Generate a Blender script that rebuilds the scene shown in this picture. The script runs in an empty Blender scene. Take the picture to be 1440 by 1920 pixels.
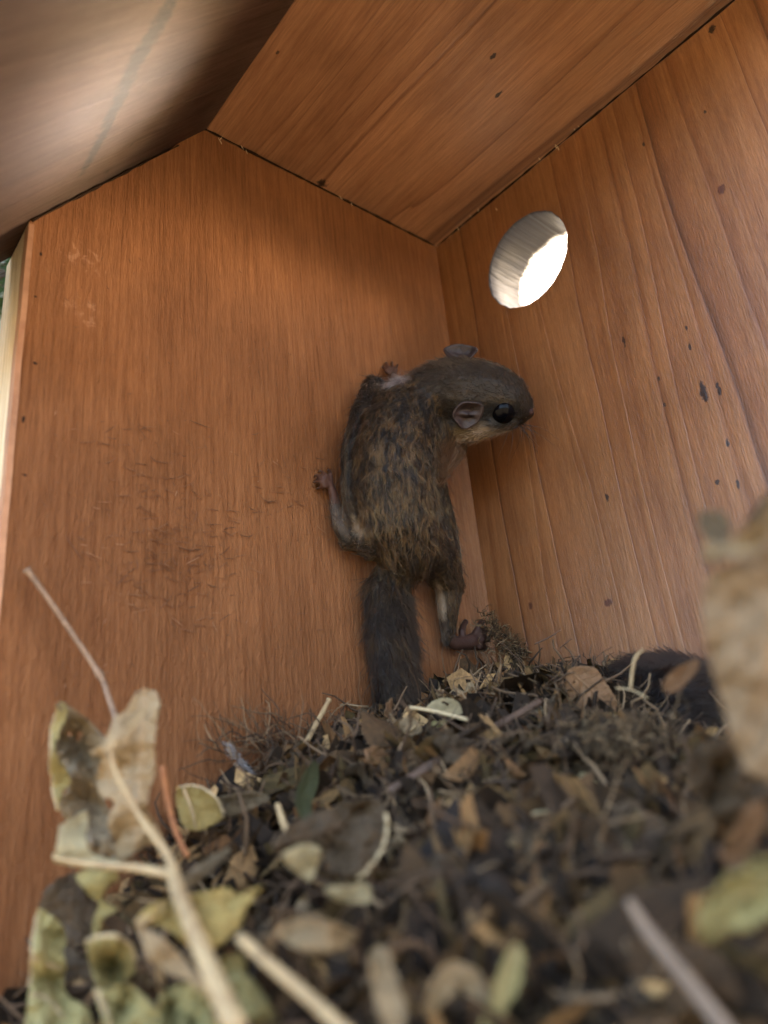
import bpy, bmesh, math, random
import numpy as np
from mathutils import Vector, Matrix, Quaternion, noise
random.seed(7); np.random.seed(7)
S = 0.01                                   # everything below is written in centimetres
sc = bpy.context.scene
COL = sc.collection

# ------------------------------------------------------------------ camera
F_PX = 1348.0
fw = Vector((.633, .696, .340)).normalized()
up = Vector((-.153, -.318, .935)); up = (up - fw * up.dot(fw)).normalized()
rt = fw.cross(up).normalized()
cd = bpy.data.cameras.new("camera"); cam = bpy.data.objects.new("camera", cd); COL.objects.link(cam)
m = Matrix((rt, up, -fw)).transposed().to_4x4()
CAM = Vector((0, 0, 0))
m.translation = CAM * S
cam.matrix_world = m
cd.sensor_fit = 'VERTICAL'; cd.sensor_height = 9.6
cd.lens = F_PX / 1920 * 9.6
cd.clip_start = 0.004; cd.clip_end = 3000
cd.dof.use_dof = True; cd.dof.focus_distance = 0.27; cd.dof.aperture_fstop = 2.1
sc.camera = cam

def ray(u, v):                              # photo pixel -> world direction with unit depth
    return fw + rt * ((u - 720) / F_PX) - up * ((v - 960) / F_PX)
def P(u, v, t): return CAM + ray(u, v) * t
def PY(u, v, y):
    r = ray(u, v); return CAM + r * (y / r.y)
def PX(u, v, x):
    r = ray(u, v); return CAM + r * (x / r.x)
def PZ(u, v, z):
    r = ray(u, v); return CAM + r * (z / r.z)

# ------------------------------------------------------------------ light
SUN_DIR = Vector((-.935, .03, -.165)).normalized()    # the way the light travels: in through the round hole, on to the door panel
w = bpy.data.worlds.new("World"); sc.world = w; w.use_nodes = True
nt = w.node_tree; nt.nodes.clear()
sky = nt.nodes.new('ShaderNodeTexSky'); sky.sky_type = 'NISHITA'; sky.sun_disc = False
elev = math.asin(-SUN_DIR.z); sky.sun_elevation = elev
sky.sun_rotation = math.atan2(-SUN_DIR.x, -SUN_DIR.y)
sky.air_density = .6; sky.dust_density = 7; sky.ozone_density = 0
bg = nt.nodes.new('ShaderNodeBackground'); bg.inputs['Strength'].default_value = 0.15
out = nt.nodes.new('ShaderNodeOutputWorld')
nt.links.new(sky.outputs[0], bg.inputs[0]); nt.links.new(bg.outputs[0], out.inputs[0])
ld = bpy.data.lights.new("sun", 'SUN'); ld.energy = 0.5; ld.angle = math.radians(11); ld.color = (1, .97, .95)
sun = bpy.data.objects.new("sun", ld); COL.objects.link(sun)
sun.rotation_euler = SUN_DIR.to_track_quat('-Z', 'Y').to_euler()
sc.view_settings.view_transform = 'Standard'; sc.view_settings.look = 'None'
sc.view_settings.exposure = 4.62; sc.view_settings.gamma = 1
sc.cycles.max_bounces = 8; sc.cycles.diffuse_bounces = 5; sc.cycles.transparent_max_bounces = 8
sc.cycles.use_denoising = True
sc.cycles.sample_clamp_indirect = 6

# ------------------------------------------------------------------ helpers
def tag(o, label=None, cat=None, group=None, kind=None):
    if label: o['label'] = label
    if cat: o['category'] = cat
    if group: o['group'] = group
    if kind: o['kind'] = kind
    return o
def empty(name, loc=(0, 0, 0), **k):
    o = bpy.data.objects.new(name, None); o.empty_display_size = .01; COL.objects.link(o)
    o.location = Vector(loc) * S; tag(o, **k); return o
def mesh(name, verts, faces, mat, parent=None, smooth=False, scale=S):
    me = bpy.data.meshes.new(name)
    me.from_pydata([tuple(Vector(v) * scale) for v in verts], [], faces); me.validate(); me.update()
    if smooth: me.polygons.foreach_set('use_smooth', [True] * len(me.polygons))
    o = bpy.data.objects.new(name, me); COL.objects.link(o)
    if mat: me.materials.append(mat)
    if parent:
        o.parent = parent; o.location = -parent.location if parent.parent is None else (0, 0, 0)
    return o
def frame_at(d):
    d = d.normalized(); a = Vector((0, 0, 1)) if abs(d.z) < .9 else Vector((1, 0, 0))
    x = d.cross(a).normalized(); return x, d.cross(x).normalized()
def tube_geo(pts, rads, n=8, verts=None, faces=None, cap=True, jitter=0):
    verts = [] if verts is None else verts; faces = [] if faces is None else faces
    b = len(verts); k = len(pts); x = None
    for i, p in enumerate(pts):
        d = (Vector(pts[min(i + 1, k - 1)]) - Vector(pts[max(i - 1, 0)])).normalized()
        if x is None: x, y = frame_at(d)
        else:
            x = (x - d * x.dot(d)).normalized(); y = d.cross(x)
        for j in range(n):
            a = 2 * math.pi * j / n; r = rads[i] * (1 + jitter * random.uniform(-1, 1))
            verts.append(Vector(p) + x * (math.cos(a) * r) + y * (math.sin(a) * r))
    for i in range(k - 1):
        for j in range(n):
            faces.append((b + i * n + j, b + i * n + (j + 1) % n, b + (i + 1) * n + (j + 1) % n, b + (i + 1) * n + j))
    if cap:
        faces.append(tuple(b + j for j in range(n))[::-1]); faces.append(tuple(b + (k - 1) * n + j for j in range(n)))
    return verts, faces
def spline(ctrl, n=8):
    ctrl = [Vector(c) for c in ctrl]; c = [ctrl[0] * 2 - ctrl[1]] + ctrl + [ctrl[-1] * 2 - ctrl[-2]]; o = []
    for i in range(1, len(c) - 2):
        for j in range(n):
            t = j / n; a, b, d, e = c[i - 1], c[i], c[i + 1], c[i + 2]
            o.append(.5 * ((2 * b) + (d - a) * t + (2 * a - 5 * b + 4 * d - e) * t * t + (3 * b - a - 3 * d + e) * t ** 3))
    o.append(ctrl[-1]); return o
def lerps(vals, n):                          # values at control points -> n samples
    return list(np.interp(np.linspace(0, len(vals) - 1, n), range(len(vals)), vals))

# node helper
class NG:
    def __init__(s, name, rough=.6, spec=.4):
        s.m = bpy.data.materials.new(name); s.m.use_nodes = True; s.t = s.m.node_tree; s.t.nodes.clear()
        s.out = s.n('OutputMaterial'); s.b = s.n('BsdfPrincipled')
        s.b.inputs['Roughness'].default_value = rough; s.b.inputs['Specular IOR Level'].default_value = spec
        s.l(s.b.outputs[0], s.out.inputs[0])
    def n(s, t, **k):
        x = s.t.nodes.new('ShaderNode' + t)
        for a, v in k.items():
            if hasattr(x, a): setattr(x, a, v)
            else: x.inputs[a.replace('_', ' ')].default_value = v
        return x
    def l(s, a, b): s.t.links.new(a, b)
    def val(s, sock, v):
        if hasattr(v, 'links') or hasattr(v, 'is_output'): s.l(v, sock)
        else: sock.default_value = v
    def math(s, op, a, b=0.0, c=0.0, clamp=False):
        x = s.n('Math', operation=op); x.use_clamp = clamp
        for i, v in enumerate((a, b, c)): s.val(x.inputs[i], v)
        return x.outputs[0]
    def noise(s, vec, scale, detail=3, rough=.55, dist=0, dim='3D'):
        x = s.n('TexNoise', noise_dimensions=dim); x.inputs['Scale'].default_value = scale
        x.inputs['Detail'].default_value = detail; x.inputs['Roughness'].default_value = rough
        x.inputs['Distortion'].default_value = dist
        s.l(vec, x.inputs['Vector']); return x.outputs['Fac']
    def map(s, vec, sc=(1, 1, 1), loc=(0, 0, 0), rot=(0, 0, 0)):
        x = s.n('Mapping'); x.inputs['Scale'].default_value = sc; x.inputs['Location'].default_value = loc
        x.inputs['Rotation'].default_value = rot; s.l(vec, x.inputs[0]); return x.outputs[0]
    def ramp(s, f, stops, interp='LINEAR'):
        x = s.n('ValToRGB'); cr = x.color_ramp; cr.interpolation = interp
        while len(cr.elements) < len(stops): cr.elements.new(.5)
        for e, (p, c) in zip(cr.elements, stops): e.position = p; e.color = (*c, 1) if len(c) == 3 else c
        s.l(f, x.inputs[0]); return x.outputs[0]
    def mix(s, f, a, b, mode='MIX'):
        x = s.n('Mix', data_type='RGBA', blend_type=mode)
        s.val(x.inputs[0], f)
        for k, v in ((6, a), (7, b)):
            if isinstance(v, tuple): x.inputs[k].default_value = (*v, 1) if len(v) == 3 else v
            else: s.l(v, x.inputs[k])
        return x.outputs[2]
    def base(s, c): s.val(s.b.inputs['Base Color'], (*c, 1) if isinstance(c, tuple) else c)
    def bump(s, h, dist, strength=1.0, prev=None):
        x = s.n('Bump'); x.inputs['Strength'].default_value = strength; x.inputs['Distance'].default_value = dist
        s.l(h, x.inputs['Height'])
        if prev is not None: s.l(prev, x.inputs['Normal'])
        s.l(x.outputs[0], s.b.inputs['Normal']); return x.outputs[0]

def wood(name, grain, across, cols, ringw=1.0, ringamt=.6, warp=.5, rough=.45, spec=.5, fibre=.02, fuzz=0.0, spots=(), patches=(), seed=0.0, aniso=0, coat=0, relief=.02, saw=True, stain=.25):
    """pine board: coordinates in cm; 'grain' runs along the fibres, 'across' over the rings."""
    g = NG(name, rough, spec)
    tc = g.n('TexCoord').outputs['Object']
    cm = g.map(tc, (100, 100, 100))
    def dot(v):
        x = g.n('VectorMath', operation='DOT_PRODUCT'); g.l(cm, x.inputs[0]); x.inputs[1].default_value = v; return x.outputs['Value']
    s_, g_ = dot(across), dot(grain)
    def vec(a, b, c=seed):
        x = g.n('CombineXYZ'); g.val(x.inputs[0], a); g.val(x.inputs[1], b); g.val(x.inputs[2], c); return x.outputs[0]
    lowv = vec(g.math('MULTIPLY', s_, .16), g.math('MULTIPLY', g_, .018))
    low = g.noise(lowv, 1.0, 2)
    wob = g.noise(vec(g.math('MULTIPLY', s_, .9), g.math('MULTIPLY', g_, .09), seed + 4), 1.0, 2)
    w1 = g.math('MULTIPLY_ADD', g.math('SUBTRACT', low, .5), warp * 14, s_)
    w2 = g.math('MULTIPLY_ADD', g.math('SUBTRACT', wob, .5), .5, w1)
    irr = g.noise(vec(g.math('MULTIPLY', w2, .55), 0.0, seed + 11), 1.0, 2, .7)
    w3 = g.math('MULTIPLY_ADD', g.math('SUBTRACT', irr, .5), ringw * 4.5, w2)
    rq_ = g.math('DIVIDE', w3, ringw); ph = g.math('FRACT', rq_)
    wn = g.n('TexWhiteNoise', noise_dimensions='1D'); g.l(g.math('FLOOR', rq_), wn.inputs['W'])
    if saw: ring = g.math('POWER', g.math('SMOOTH_MIN', ph, g.math('MULTIPLY', g.math('SUBTRACT', 1, ph), 9), .1), 2.2)
    else: ring = g.math('PINGPONG', ph, .5)
    ring = g.math('MULTIPLY', ring, g.math('MULTIPLY_ADD', wn.outputs[0], .75, .30))
    # streaky fibres
    f1 = g.noise(vec(g.math('MULTIPLY', s_, 9), g.math('MULTIPLY', g_, .35), seed + 1), 1.0, 4, .65)
    f2 = g.noise(vec(g.math('MULTIPLY', s_, 30), g.math('MULTIPLY', g_, 2.2), seed + 2), 1.0, 3, .6)
    blot = g.noise(vec(g.math('MULTIPLY', s_, .3), g.math('MULTIPLY', g_, .16), seed + 3), 1.0, 3, .6)
    c = g.ramp(ring, [(0.0, cols[0]), (.45, cols[1]), (.95, cols[2])])
    c = g.mix(1 - ringamt, c, cols[0])
    c = g.mix(g.math('MULTIPLY', g.math('SUBTRACT', f1, .35, clamp=True), 1.9, clamp=True), c, g.mix(1.0, c, (.52, .42, .36), 'MULTIPLY'))
    k = g.ramp(blot, [(.3, (1 - stain, 1 - stain * 1.1, 1 - stain * 1.2)), (.7, (1 + stain * .4, 1 + stain * .4, 1 + stain * .4))])
    c = g.mix(1.0, c, k, 'MULTIPLY')
    f3 = g.ramp(f2, [(.3, (.80, .78, .76)), (.62, (1.05, 1.05, 1.05))])
    c = g.mix(.8, c, f3, 'MULTIPLY')
    for (sx, gx, rx, rg, dark) in spots:                    # pitch specks, knots, nail holes: (across, grain, radii, colour)
        a = g.math('DIVIDE', g.math('SUBTRACT', s_, sx), rx); b = g.math('DIVIDE', g.math('SUBTRACT', g_, gx), rg)
        d = g.math('ADD', g.math('MULTIPLY', a, a), g.math('MULTIPLY', b, b))
        d = g.math('ADD', d, g.math('MULTIPLY', g.math('SUBTRACT', g.noise(vec(g.math('MULTIPLY', s_, 7), g.math('MULTIPLY', g_, 5), seed + 8), 1.0, 3, .7), .5), 3.6))
        msk = g.math('SUBTRACT', 1.0, g.math('MINIMUM', g.math('MULTIPLY', d, .9), 1.0), clamp=True)
        c = g.mix(g.math('MULTIPLY', msk, 1.6, clamp=True), c, dark)
    for (sx, gx, rx, rg, colr, thr) in patches:             # raised torn or resin patches
        a = g.math('DIVIDE', g.math('SUBTRACT', s_, sx), rx); b = g.math('DIVIDE', g.math('SUBTRACT', g_, gx), rg)
        d = g.math('ADD', g.math('MULTIPLY', a, a), g.math('MULTIPLY', b, b))
        pn = g.noise(vec(g.math('MULTIPLY', s_, 3.5), g.math('MULTIPLY', g_, 2.4), seed + 7), 1.0, 4, .6, .8)
        msk = g.math('MULTIPLY', g.math('SUBTRACT', g.math('SUBTRACT', pn, thr), g.math('MULTIPLY', d, .22)), 9, clamp=True)
        c = g.mix(g.math('MULTIPLY', msk, .45), c, colr)
    g.base(c)
    h = g.math('MULTIPLY_ADD', ring, -relief * 1.6, g.math('MULTIPLY', f1, relief))
    h = g.math('MULTIPLY_ADD', f2, fibre, h)
    if fuzz:
        fz = g.noise(vec(g.math('MULTIPLY', s_, 9), g.math('MULTIPLY', g_, 1.9), seed + 5), 1.0, 4, .7, .5)
        amt = g.n('MapRange'); amt.inputs['From Min'].default_value = 18; amt.inputs['From Max'].default_value = 2
        amt.inputs['To Min'].default_value = .25; amt.inputs['To Max'].default_value = 1
        g.l(g_, amt.inputs['Value'])
        h = g.math('MULTIPLY_ADD', g.math('MULTIPLY', fz, amt.outputs[0]), fuzz, h)
    g.bump(h, 0.01)
    rr = g.math('MULTIPLY_ADD', f1, .25, rough - .1)
    g.l(rr, g.b.inputs['Roughness'])
    if aniso:
        g.b.inputs['Anisotropic'].default_value = aniso
        tn = g.n('CombineXYZ')
        for i in range(3): tn.inputs[i].default_value = across[i]
        g.l(tn.outputs[0], g.b.inputs['Tangent'])
    if coat:
        g.b.inputs['Coat Weight'].default_value = coat; g.b.inputs['Coat Roughness'].default_value = .35
    return g.m

# ------------------------------------------------------------------ outdoors (setting)
g = NG('forest_floor', .9, .2); tc = g.n('TexCoord').outputs['Object']
a = g.noise(tc, 1.3, 6, .65); b_ = g.noise(tc, 14, 4, .7)
c = g.mix(b_, g.ramp(a, [(.35, (.10, .10, .05)), (.6, (.24, .19, .12))]), (.30, .24, .15)); g.base(c); g.bump(b_, .03)
mat_floor = g.m
n = 48; R = 1500.0; vs = []; fs = []
for i in range(n + 1):
    for j in range(n + 1):
        x = (abs(2 * i / n - 1) ** 3) * math.copysign(R, 2 * i / n - 1); y = (abs(2 * j / n - 1) ** 3) * math.copysign(R, 2 * j / n - 1)
        vs.append((x, y, -1.7 + .35 * noise.noise(Vector((x * .05, y * .05, 0))) * min(1, math.hypot(x, y) / 6)))
for i in range(n):
    for j in range(n): q = i * (n + 1) + j; fs.append((q, q + n + 1, q + n + 2, q + 1))
gr = mesh('ground', vs, fs, mat_floor, smooth=True, scale=1); tag(gr, kind='structure')

g = NG('bark', .95, .15); tc = g.n('TexCoord').outputs['Object']
v1 = g.map(tc, (34, 34, 11)); rid = g.noise(v1, 1.0, 5, .6, 1.0); lich = g.noise(tc, 28, 6, .68, .6)
l2 = g.noise(g.map(tc, (1, 1, 1), (5, 3, 1)), 45, 5, .7, .5)
c = g.ramp(rid, [(.35, (.03, .026, .02)), (.62, (.17, .15, .12))])
c = g.mix(g.ramp(lich, [(.46, (0, 0, 0)), (.54, (1, 1, 1))]), c, (.48, .52, .42))
c = g.mix(g.ramp(l2, [(.55, (0, 0, 0)), (.62, (1, 1, 1))]), c, (.05, .10, .03)); g.base(c); g.bump(g.math('ADD', rid, lich), .006)
mat_bark = g.m
tree = empty('tree', (6, 39.5, -170), label='lichen covered grey green tree trunk just outside the left edge of the nest box', cat='tree')
ctrl = [(6, 39.5, -180), (5, 39.8, -60), (6, 39.8, 20), (9, 41, 150), (2, 44, 320)]
pts = spline(ctrl, 30); rr = [(16.8 + 5 * math.exp(-i / 8)) * (1 - .4 * max(0, (p.z - 40) / 300)) for i, p in enumerate(pts)]
tv, tf = tube_geo(pts, rr, 48)
tv2 = []
for p in tv:
    nz = noise.fractal(Vector((p.x * .12, p.y * .12, p.z * .03)), 1, 2, 4)
    cx = Vector((6, 40, p.z)); d = (p - cx); d.z = 0
    tv2.append(p + d.normalized() * (nz * .9 - .5))
for k in range(6):
    a = k * 1.1 + .4; z0 = 235 + k * 14
    l0 = Vector((4, 42, z0)); e = l0 + Vector((math.cos(a) * 150, math.sin(a) * 150, 90 + 20 * (k % 3)))
    pp = spline([l0, l0.lerp(e, .5) + Vector((0, 0, 18)), e], 8); tube_geo(pp, lerps([6, 3.4, 1], len(pp)), 8, tv2, tf)
mesh('trunk', tv2, tf, mat_bark, tree, smooth=True)
g = NG('foliage', .6, .3); r_ = g.n('ObjectInfo'); gi = g.n('NewGeometry')
g.base(g.ramp(gi.outputs['Random Per Island'], [(0, (.035, .07, .015)), (.6, (.07, .11, .03)), (1, (.12, .14, .04))])); mat_leafgreen = g.m
lv, lf = [], []
rnd = random.Random(3)
cl = []
for _ in range(46):
    a = rnd.uniform(0, 6.28); r = rnd.uniform(20, 190) ; cl.append(Vector((4 + math.cos(a) * r, 42 + math.sin(a) * r, rnd.uniform(300, 460) - r * .25)))
for _ in range(5200):
    c0 = rnd.choice(cl); p = c0 + Vector((rnd.gauss(0, 22), rnd.gauss(0, 22), rnd.gauss(0, 15)))
    q = Quaternion((rnd.gauss(0, 1), rnd.gauss(0, 1), rnd.gauss(0, 1), rnd.gauss(0, 1))).normalized()
    b0 = len(lv); L = rnd.uniform(3.5, 6.5)
    for x, y, z in ((-L, 0, 0), (0, -L * .45, .5), (L, 0, -.6), (0, L * .45, .5)): lv.append(p + q @ Vector((x, y, z)))
    lf += [(b0, b0 + 1, b0 + 2), (b0, b0 + 2, b0 + 3)]
mesh('crown', lv, lf, mat_leafgreen, tree)

# ------------------------------------------------------------------ nest box
TH = 2.6
XL, XR, YB, YF, ZF = 4.45, 23.7, 20.0, -6.0, -12.0
ST = 2.5
RX, RZ = 10.0, 25.12                       # where the slanted door panel meets the roof board
roof_z = lambda x: RZ + (x - RX) * .034
box = empty('nest_box', (14, 8, ZF - TH), label='reddish brown wooden nest box seen from inside through its open side', cat='nest box')
DK = (.022, .010, .006)
m_back = wood('back_board_wood', (0, 0, 1), (1, 0, 0), [(.262, .114, .046), (.23, .096, .037), (.14, .053, .019)], ringw=.62, ringamt=.3, warp=.25, rough=.62, spec=.10,
              fibre=.05, fuzz=.20, relief=.012, stain=.28, seed=1.3,
              patches=[(6.1, 16.6, 1.0, .7, (.42, .22, .13), .46), (6.2, 14.6, .9, .8, (.42, .22, .13), .48)],
              spots=[(4.85, 16.2, .05, .09, DK), (4.8, 14.6, .06, .05, DK), (4.95, 12.3, .07, .05, DK), (4.75, 10.4, .05, .12, DK), (4.9, 8.7, .08, .05, DK)])
def rs(u, v): p = PX(u, v, XR); return p.y, p.z
sp = []
for (u, v, a, b) in ((1287, 615, .05, .14), (1293, 650, .06, .16), (1319, 735, .14, .42), (1347, 728, .08, .3), (1235, 710, .06, .13), (1246, 759, .07, .1), (1364, 830, .06, .18), (1345, 904, .10, .10), (1384, 908, .06, .2), (1138, 932, .08, .18), (1352, 356, .16, .2), (1140, 1130, .18, .16), (995, 1136, .12, .18), (1335, 55, .14, .2), (1207, 270, .06, .1), (1322, 210, .06, .1), (988, 312, .13, .12), (1170, 640, .07, .28)):
    y, z = rs(u, v); sp.append((y, z, a, b, DK if a < .11 or u in (1319, 988, 1335) else (.07, .022, .011)))
m_side = wood('side_board_wood', (0, 0, 1), (0, 1, 0), [(.27, .125, .050), (.225, .095, .036), (.05, .017, .007)], ringw=1.15, ringamt=1.0, warp=.32, rough=.36, spec=.5,
              fibre=.018, relief=.012, stain=.25, seed=7.1, spots=sp)
sp = []
for (u, v, a, b) in ((605, 342, .28, .25), (925, 105, .1, .16), (520, 90, .08, .1), (936, 178, .10, .2)):
    p = PZ(u, v, 25.4); sp.append((p.x, p.y, a, b, DK))
m_roof = wood('roof_board_wood', (0, 1, 0), (1, 0, 0), [(.37, .19, .10), (.30, .145, .072), (.10, .036, .016)], ringw=1.5, ringamt=1.0, warp=.45, rough=.36, spec=.5,
              fibre=.015, relief=.012, stain=.3, seed=3.7, spots=sp)
Lx, Lz = (10.0 - 4.45), (RZ - .75 - 17.38)
ln = math.hypot(Lx, Lz); ld_ = (Lx / ln, 0, Lz / ln)
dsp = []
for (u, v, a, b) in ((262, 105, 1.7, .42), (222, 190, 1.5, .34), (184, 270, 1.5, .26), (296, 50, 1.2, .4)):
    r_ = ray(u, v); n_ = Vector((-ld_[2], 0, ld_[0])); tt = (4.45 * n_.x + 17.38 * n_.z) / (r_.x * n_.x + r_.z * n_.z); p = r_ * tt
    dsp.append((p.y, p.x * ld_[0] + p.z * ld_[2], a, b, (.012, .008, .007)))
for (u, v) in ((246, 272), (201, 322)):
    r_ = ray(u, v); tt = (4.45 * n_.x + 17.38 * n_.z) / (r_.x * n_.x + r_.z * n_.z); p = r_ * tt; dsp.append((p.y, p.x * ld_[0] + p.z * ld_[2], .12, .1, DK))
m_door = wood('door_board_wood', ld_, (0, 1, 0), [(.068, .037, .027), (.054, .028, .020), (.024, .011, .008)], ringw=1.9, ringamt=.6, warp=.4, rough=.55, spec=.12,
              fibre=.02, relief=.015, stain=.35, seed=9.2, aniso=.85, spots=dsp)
m_cut = wood('cut_edge_wood', (0, 0, 1), (0, 1, 0), [(.72, .58, .38), (.68, .53, .33), (.58, .42, .24)], ringw=.5, ringamt=.5, warp=.15, rough=.7, spec=.2,
             fibre=.03, relief=.02, stain=.08, seed=2.2)
m_dark = NG('dark_gap', .9, .1); m_dark.base((.02, .012, .008)); m_dark = m_dark.m

def board(name, prof, axis, a0, a1, mat, nsub=1, hole=None):
    """extrude polygon 'prof' (2-D, the two other axes in xyz order) from a0 to a1 along axis."""
    def mk(p, a):
        q = list(p); q.insert(axis, a); return Vector(q)
    k = len(prof); vs = [mk(p, a0) for p in prof] + [mk(p, a1) for p in prof]
    fs = [tuple(range(k)), tuple(range(2 * k - 1, k - 1, -1))] + [(i, i + k, (i + 1) % k + k, (i + 1) % k) for i in range(k)]
    o = mesh(name, vs, fs, mat, box)
    bm = bmesh.new(); bm.from_mesh(o.data); bmesh.ops.recalc_face_normals(bm, faces=bm.faces); bm.to_mesh(o.data); bm.free()
    return o
# back board: pentagon with the slanted cut, slightly wavy top edge, pale sawn left edge
top_r = roof_z(XR) + .3
XB = XR + ST
prof = [(XL, ZF), (XB, ZF)]
k = 34
for i in range(k + 1):
    x = XB + (RX - XB) * i / k; prof.append((x, roof_z(x) - .12 + .06 * noise.noise(Vector((x * 2.1, 0, 0)))))
prof += [(9.35, 23.55)]
for i in range(1, 12):
    f = i / 12; x = 9.35 + (XL - 9.35) * f; prof.append((x, 23.55 + (17.38 - 23.55) * f - .10 + .06 * noise.noise(Vector((x * 2, 4, 0)))))
prof += [(XL, 17.33)]
bk = board('back_board', prof, 1, YB, YB + TH, m_back)
bk.data.materials.append(m_cut)
for p in bk.data.polygons:
    if p.normal.x < -.9: p.material_index = 1
# thin proud saw lip along the pale edge
vs = [];
edge = [(XL - .03 + .035 * noise.noise(Vector((0, 3, z * .45))), z) for z in np.linspace(ZF, 17.2, 60)]
vv, ff = [], []
for i, (x, z) in enumerate(edge):
    y1 = 20.42 + .1 * noise.noise(Vector((2, 1, z * .5)))
    vv += [Vector((x + .16, YB - .04, z)), Vector((x, YB - .03, z)), Vector((x, y1, z)), Vector((x + .16, y1, z))]
for i in range(len(edge) - 1):
    for j in range(4): a, b = i * 4 + j, i * 4 + (j + 1) % 4; ff.append((a, b, b + 4, a + 4))
ff += [(3, 2, 1, 0), tuple(4 * (len(edge) - 1) + j for j in range(4))]
m_lip = wood('edge_ply_wood', (0, 0, 1), (0, 1, 0), [(.45, .24, .13), (.36, .17, .09), (.16, .07, .04)], ringw=.3, ringamt=.9, warp=.05, rough=.6, spec=.3, relief=.03, seed=5)
mesh('edge_veneer', vv, ff, m_lip, box)

# side board with the round entrance hole: build as grid polygon with a hole, both faces plus bore
HC = Vector((XR, 15.05, 21.35)); HR = 2.18
hb = PX(986, 487, XR); HC = Vector((XR, hb.y, hb.z))
def hole_board(name, x0, x1, ya, yb, za, zb, c, r, mat, mbore):
    nseg = 144; bm = bmesh.new()
    def ringp(x, rr, jit, tap=0):
        o = []
        for i in range(nseg):
            a = 2 * math.pi * i / nseg; q = rr * (1 + jit * noise.noise(Vector((math.cos(a) * 5, math.sin(a) * 5, x))) + jit * .8 * noise.noise(Vector((math.cos(a) * 14, math.sin(a) * 14, x))))
            o.append(bm.verts.new((x, c.y + math.cos(a) * q, c.z + math.sin(a) * q)))
        return o
    xs = [x0, x0 + .12] + [x0 + (x1 - x0) * f for f in (.25, .45, .65, .85)] + [x1]
    rings = [ringp(x, r * (1.02 if i == 0 else 1), .016 if i == 0 else (.02 if i < len(xs) - 1 else .035)) for i, x in enumerate(xs)]
    fb = []
    for A, B in zip(rings, rings[1:]):
        for i in range(nseg): fb.append(bm.faces.new((A[i], A[(i + 1) % nseg], B[(i + 1) % nseg], B[i])))
    for rg, x in ((rings[0], x0), (rings[-1], x1)):
        outer = []
        for i in range(nseg):
            a = 2 * math.pi * i / nseg; d = (math.cos(a), math.sin(a)); t = 1e9
            for comp, lo, hi, cc in ((0, ya, yb, c.y), (1, za, zb, c.z)):
                if d[comp] > 1e-6: t = min(t, (hi - cc) / d[comp])
                if d[comp] < -1e-6: t = min(t, (lo - cc) / d[comp])
            outer.append(bm.verts.new((x, c.y + d[0] * t, c.z + d[1] * t)))
        for i in range(nseg):
            bm.faces.new((rg[i], rg[(i + 1) % nseg], outer[(i + 1) % nseg], outer[i]))
        # corner triangles
        for cy, cz in ((ya, za), (ya, zb), (yb, za), (yb, zb)):
            cv = bm.verts.new((x, cy, cz)); an = math.atan2(cz - c.z, cy - c.y) % (2 * math.pi); i = int(an / (2 * math.pi) * nseg)
            bm.faces.new((outer[i % nseg], outer[(i + 1) % nseg], cv))
    for f in fb: f.material_index = 1
    for f in bm.faces:
        f.smooth = f.material_index == 1
    bmesh.ops.scale(bm, vec=(S, S, S), verts=bm.verts)
    bmesh.ops.recalc_face_normals(bm, faces=bm.faces)
    me = bpy.data.meshes.new(name); bm.to_mesh(me); bm.free(); me.materials.append(mat); me.materials.append(mbore)
    o = bpy.data.objects.new(name, me); COL.objects.link(o); o.parent = box; o.location = -box.location
    return o
m_bore = wood('bore_wood', (0, 0, 1), (0, 1, 0), [(.10, .11, .15), (.08, .088, .12), (.04, .04, .052)], ringw=.45, ringamt=.8, warp=.1, rough=.6, spec=.4, fibre=.06, relief=.03, seed=6.2)
hole_board('side_board', XR, XR + ST, YF + 1.5, YB - .02, ZF, top_r - .50, HC, HR, m_side, m_bore)
# roof board (with the slight fall), door panel, floor, front board, low sill
rp = [(RX, roof_z(RX)), (XR + ST + 2, roof_z(XR + ST + 2)), (XR + ST + 2, roof_z(XR + ST + 2) + TH), (RX, roof_z(RX) + TH)]
board('roof_board', rp, 1, -2.5, YB + TH + 2, m_roof)
nx, nz = -ld_[2], ld_[0]                     # outward normal of the door panel
ext = 5.2
A = Vector((XL - ld_[0] * ext, 17.38 - ld_[2] * ext)); B = Vector((RX - .25, 0)); fB = (RX - .25 - XL) / ld_[0]; B = Vector((RX - .25, 17.38 + ld_[2] * fB))
B = B + Vector((ld_[0], ld_[2])) * 1.6 
dp = [tuple(A), tuple(B), (B.x + nx * 1.8, B.y + nz * 1.8), (A.x + nx * 1.8, A.y + nz * 1.8)]
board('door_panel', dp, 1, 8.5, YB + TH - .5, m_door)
# dark beads added along the joints to stand for the shaded gaps
g = NG('joint_gap_shade', .9, .1); g.base((.018, .009, .005)); m_gap = g.m
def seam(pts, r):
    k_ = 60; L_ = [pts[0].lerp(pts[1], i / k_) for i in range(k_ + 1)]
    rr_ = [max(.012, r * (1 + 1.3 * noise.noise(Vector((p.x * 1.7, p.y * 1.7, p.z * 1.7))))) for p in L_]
    v_, f_ = tube_geo(L_, rr_, 6); mesh('joint_seam', v_, f_, m_gap, box, smooth=True)
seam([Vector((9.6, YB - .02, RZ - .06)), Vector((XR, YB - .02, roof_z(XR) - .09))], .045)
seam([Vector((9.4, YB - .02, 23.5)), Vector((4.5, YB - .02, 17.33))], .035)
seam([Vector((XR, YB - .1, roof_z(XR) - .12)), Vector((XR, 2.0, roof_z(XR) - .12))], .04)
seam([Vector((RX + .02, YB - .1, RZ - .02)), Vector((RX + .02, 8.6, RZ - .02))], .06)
board('floor_board', [(XL, YF), (XR, YF), (XR, YB), (XL, YB)], 2, ZF - TH, ZF, m_side)
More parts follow.
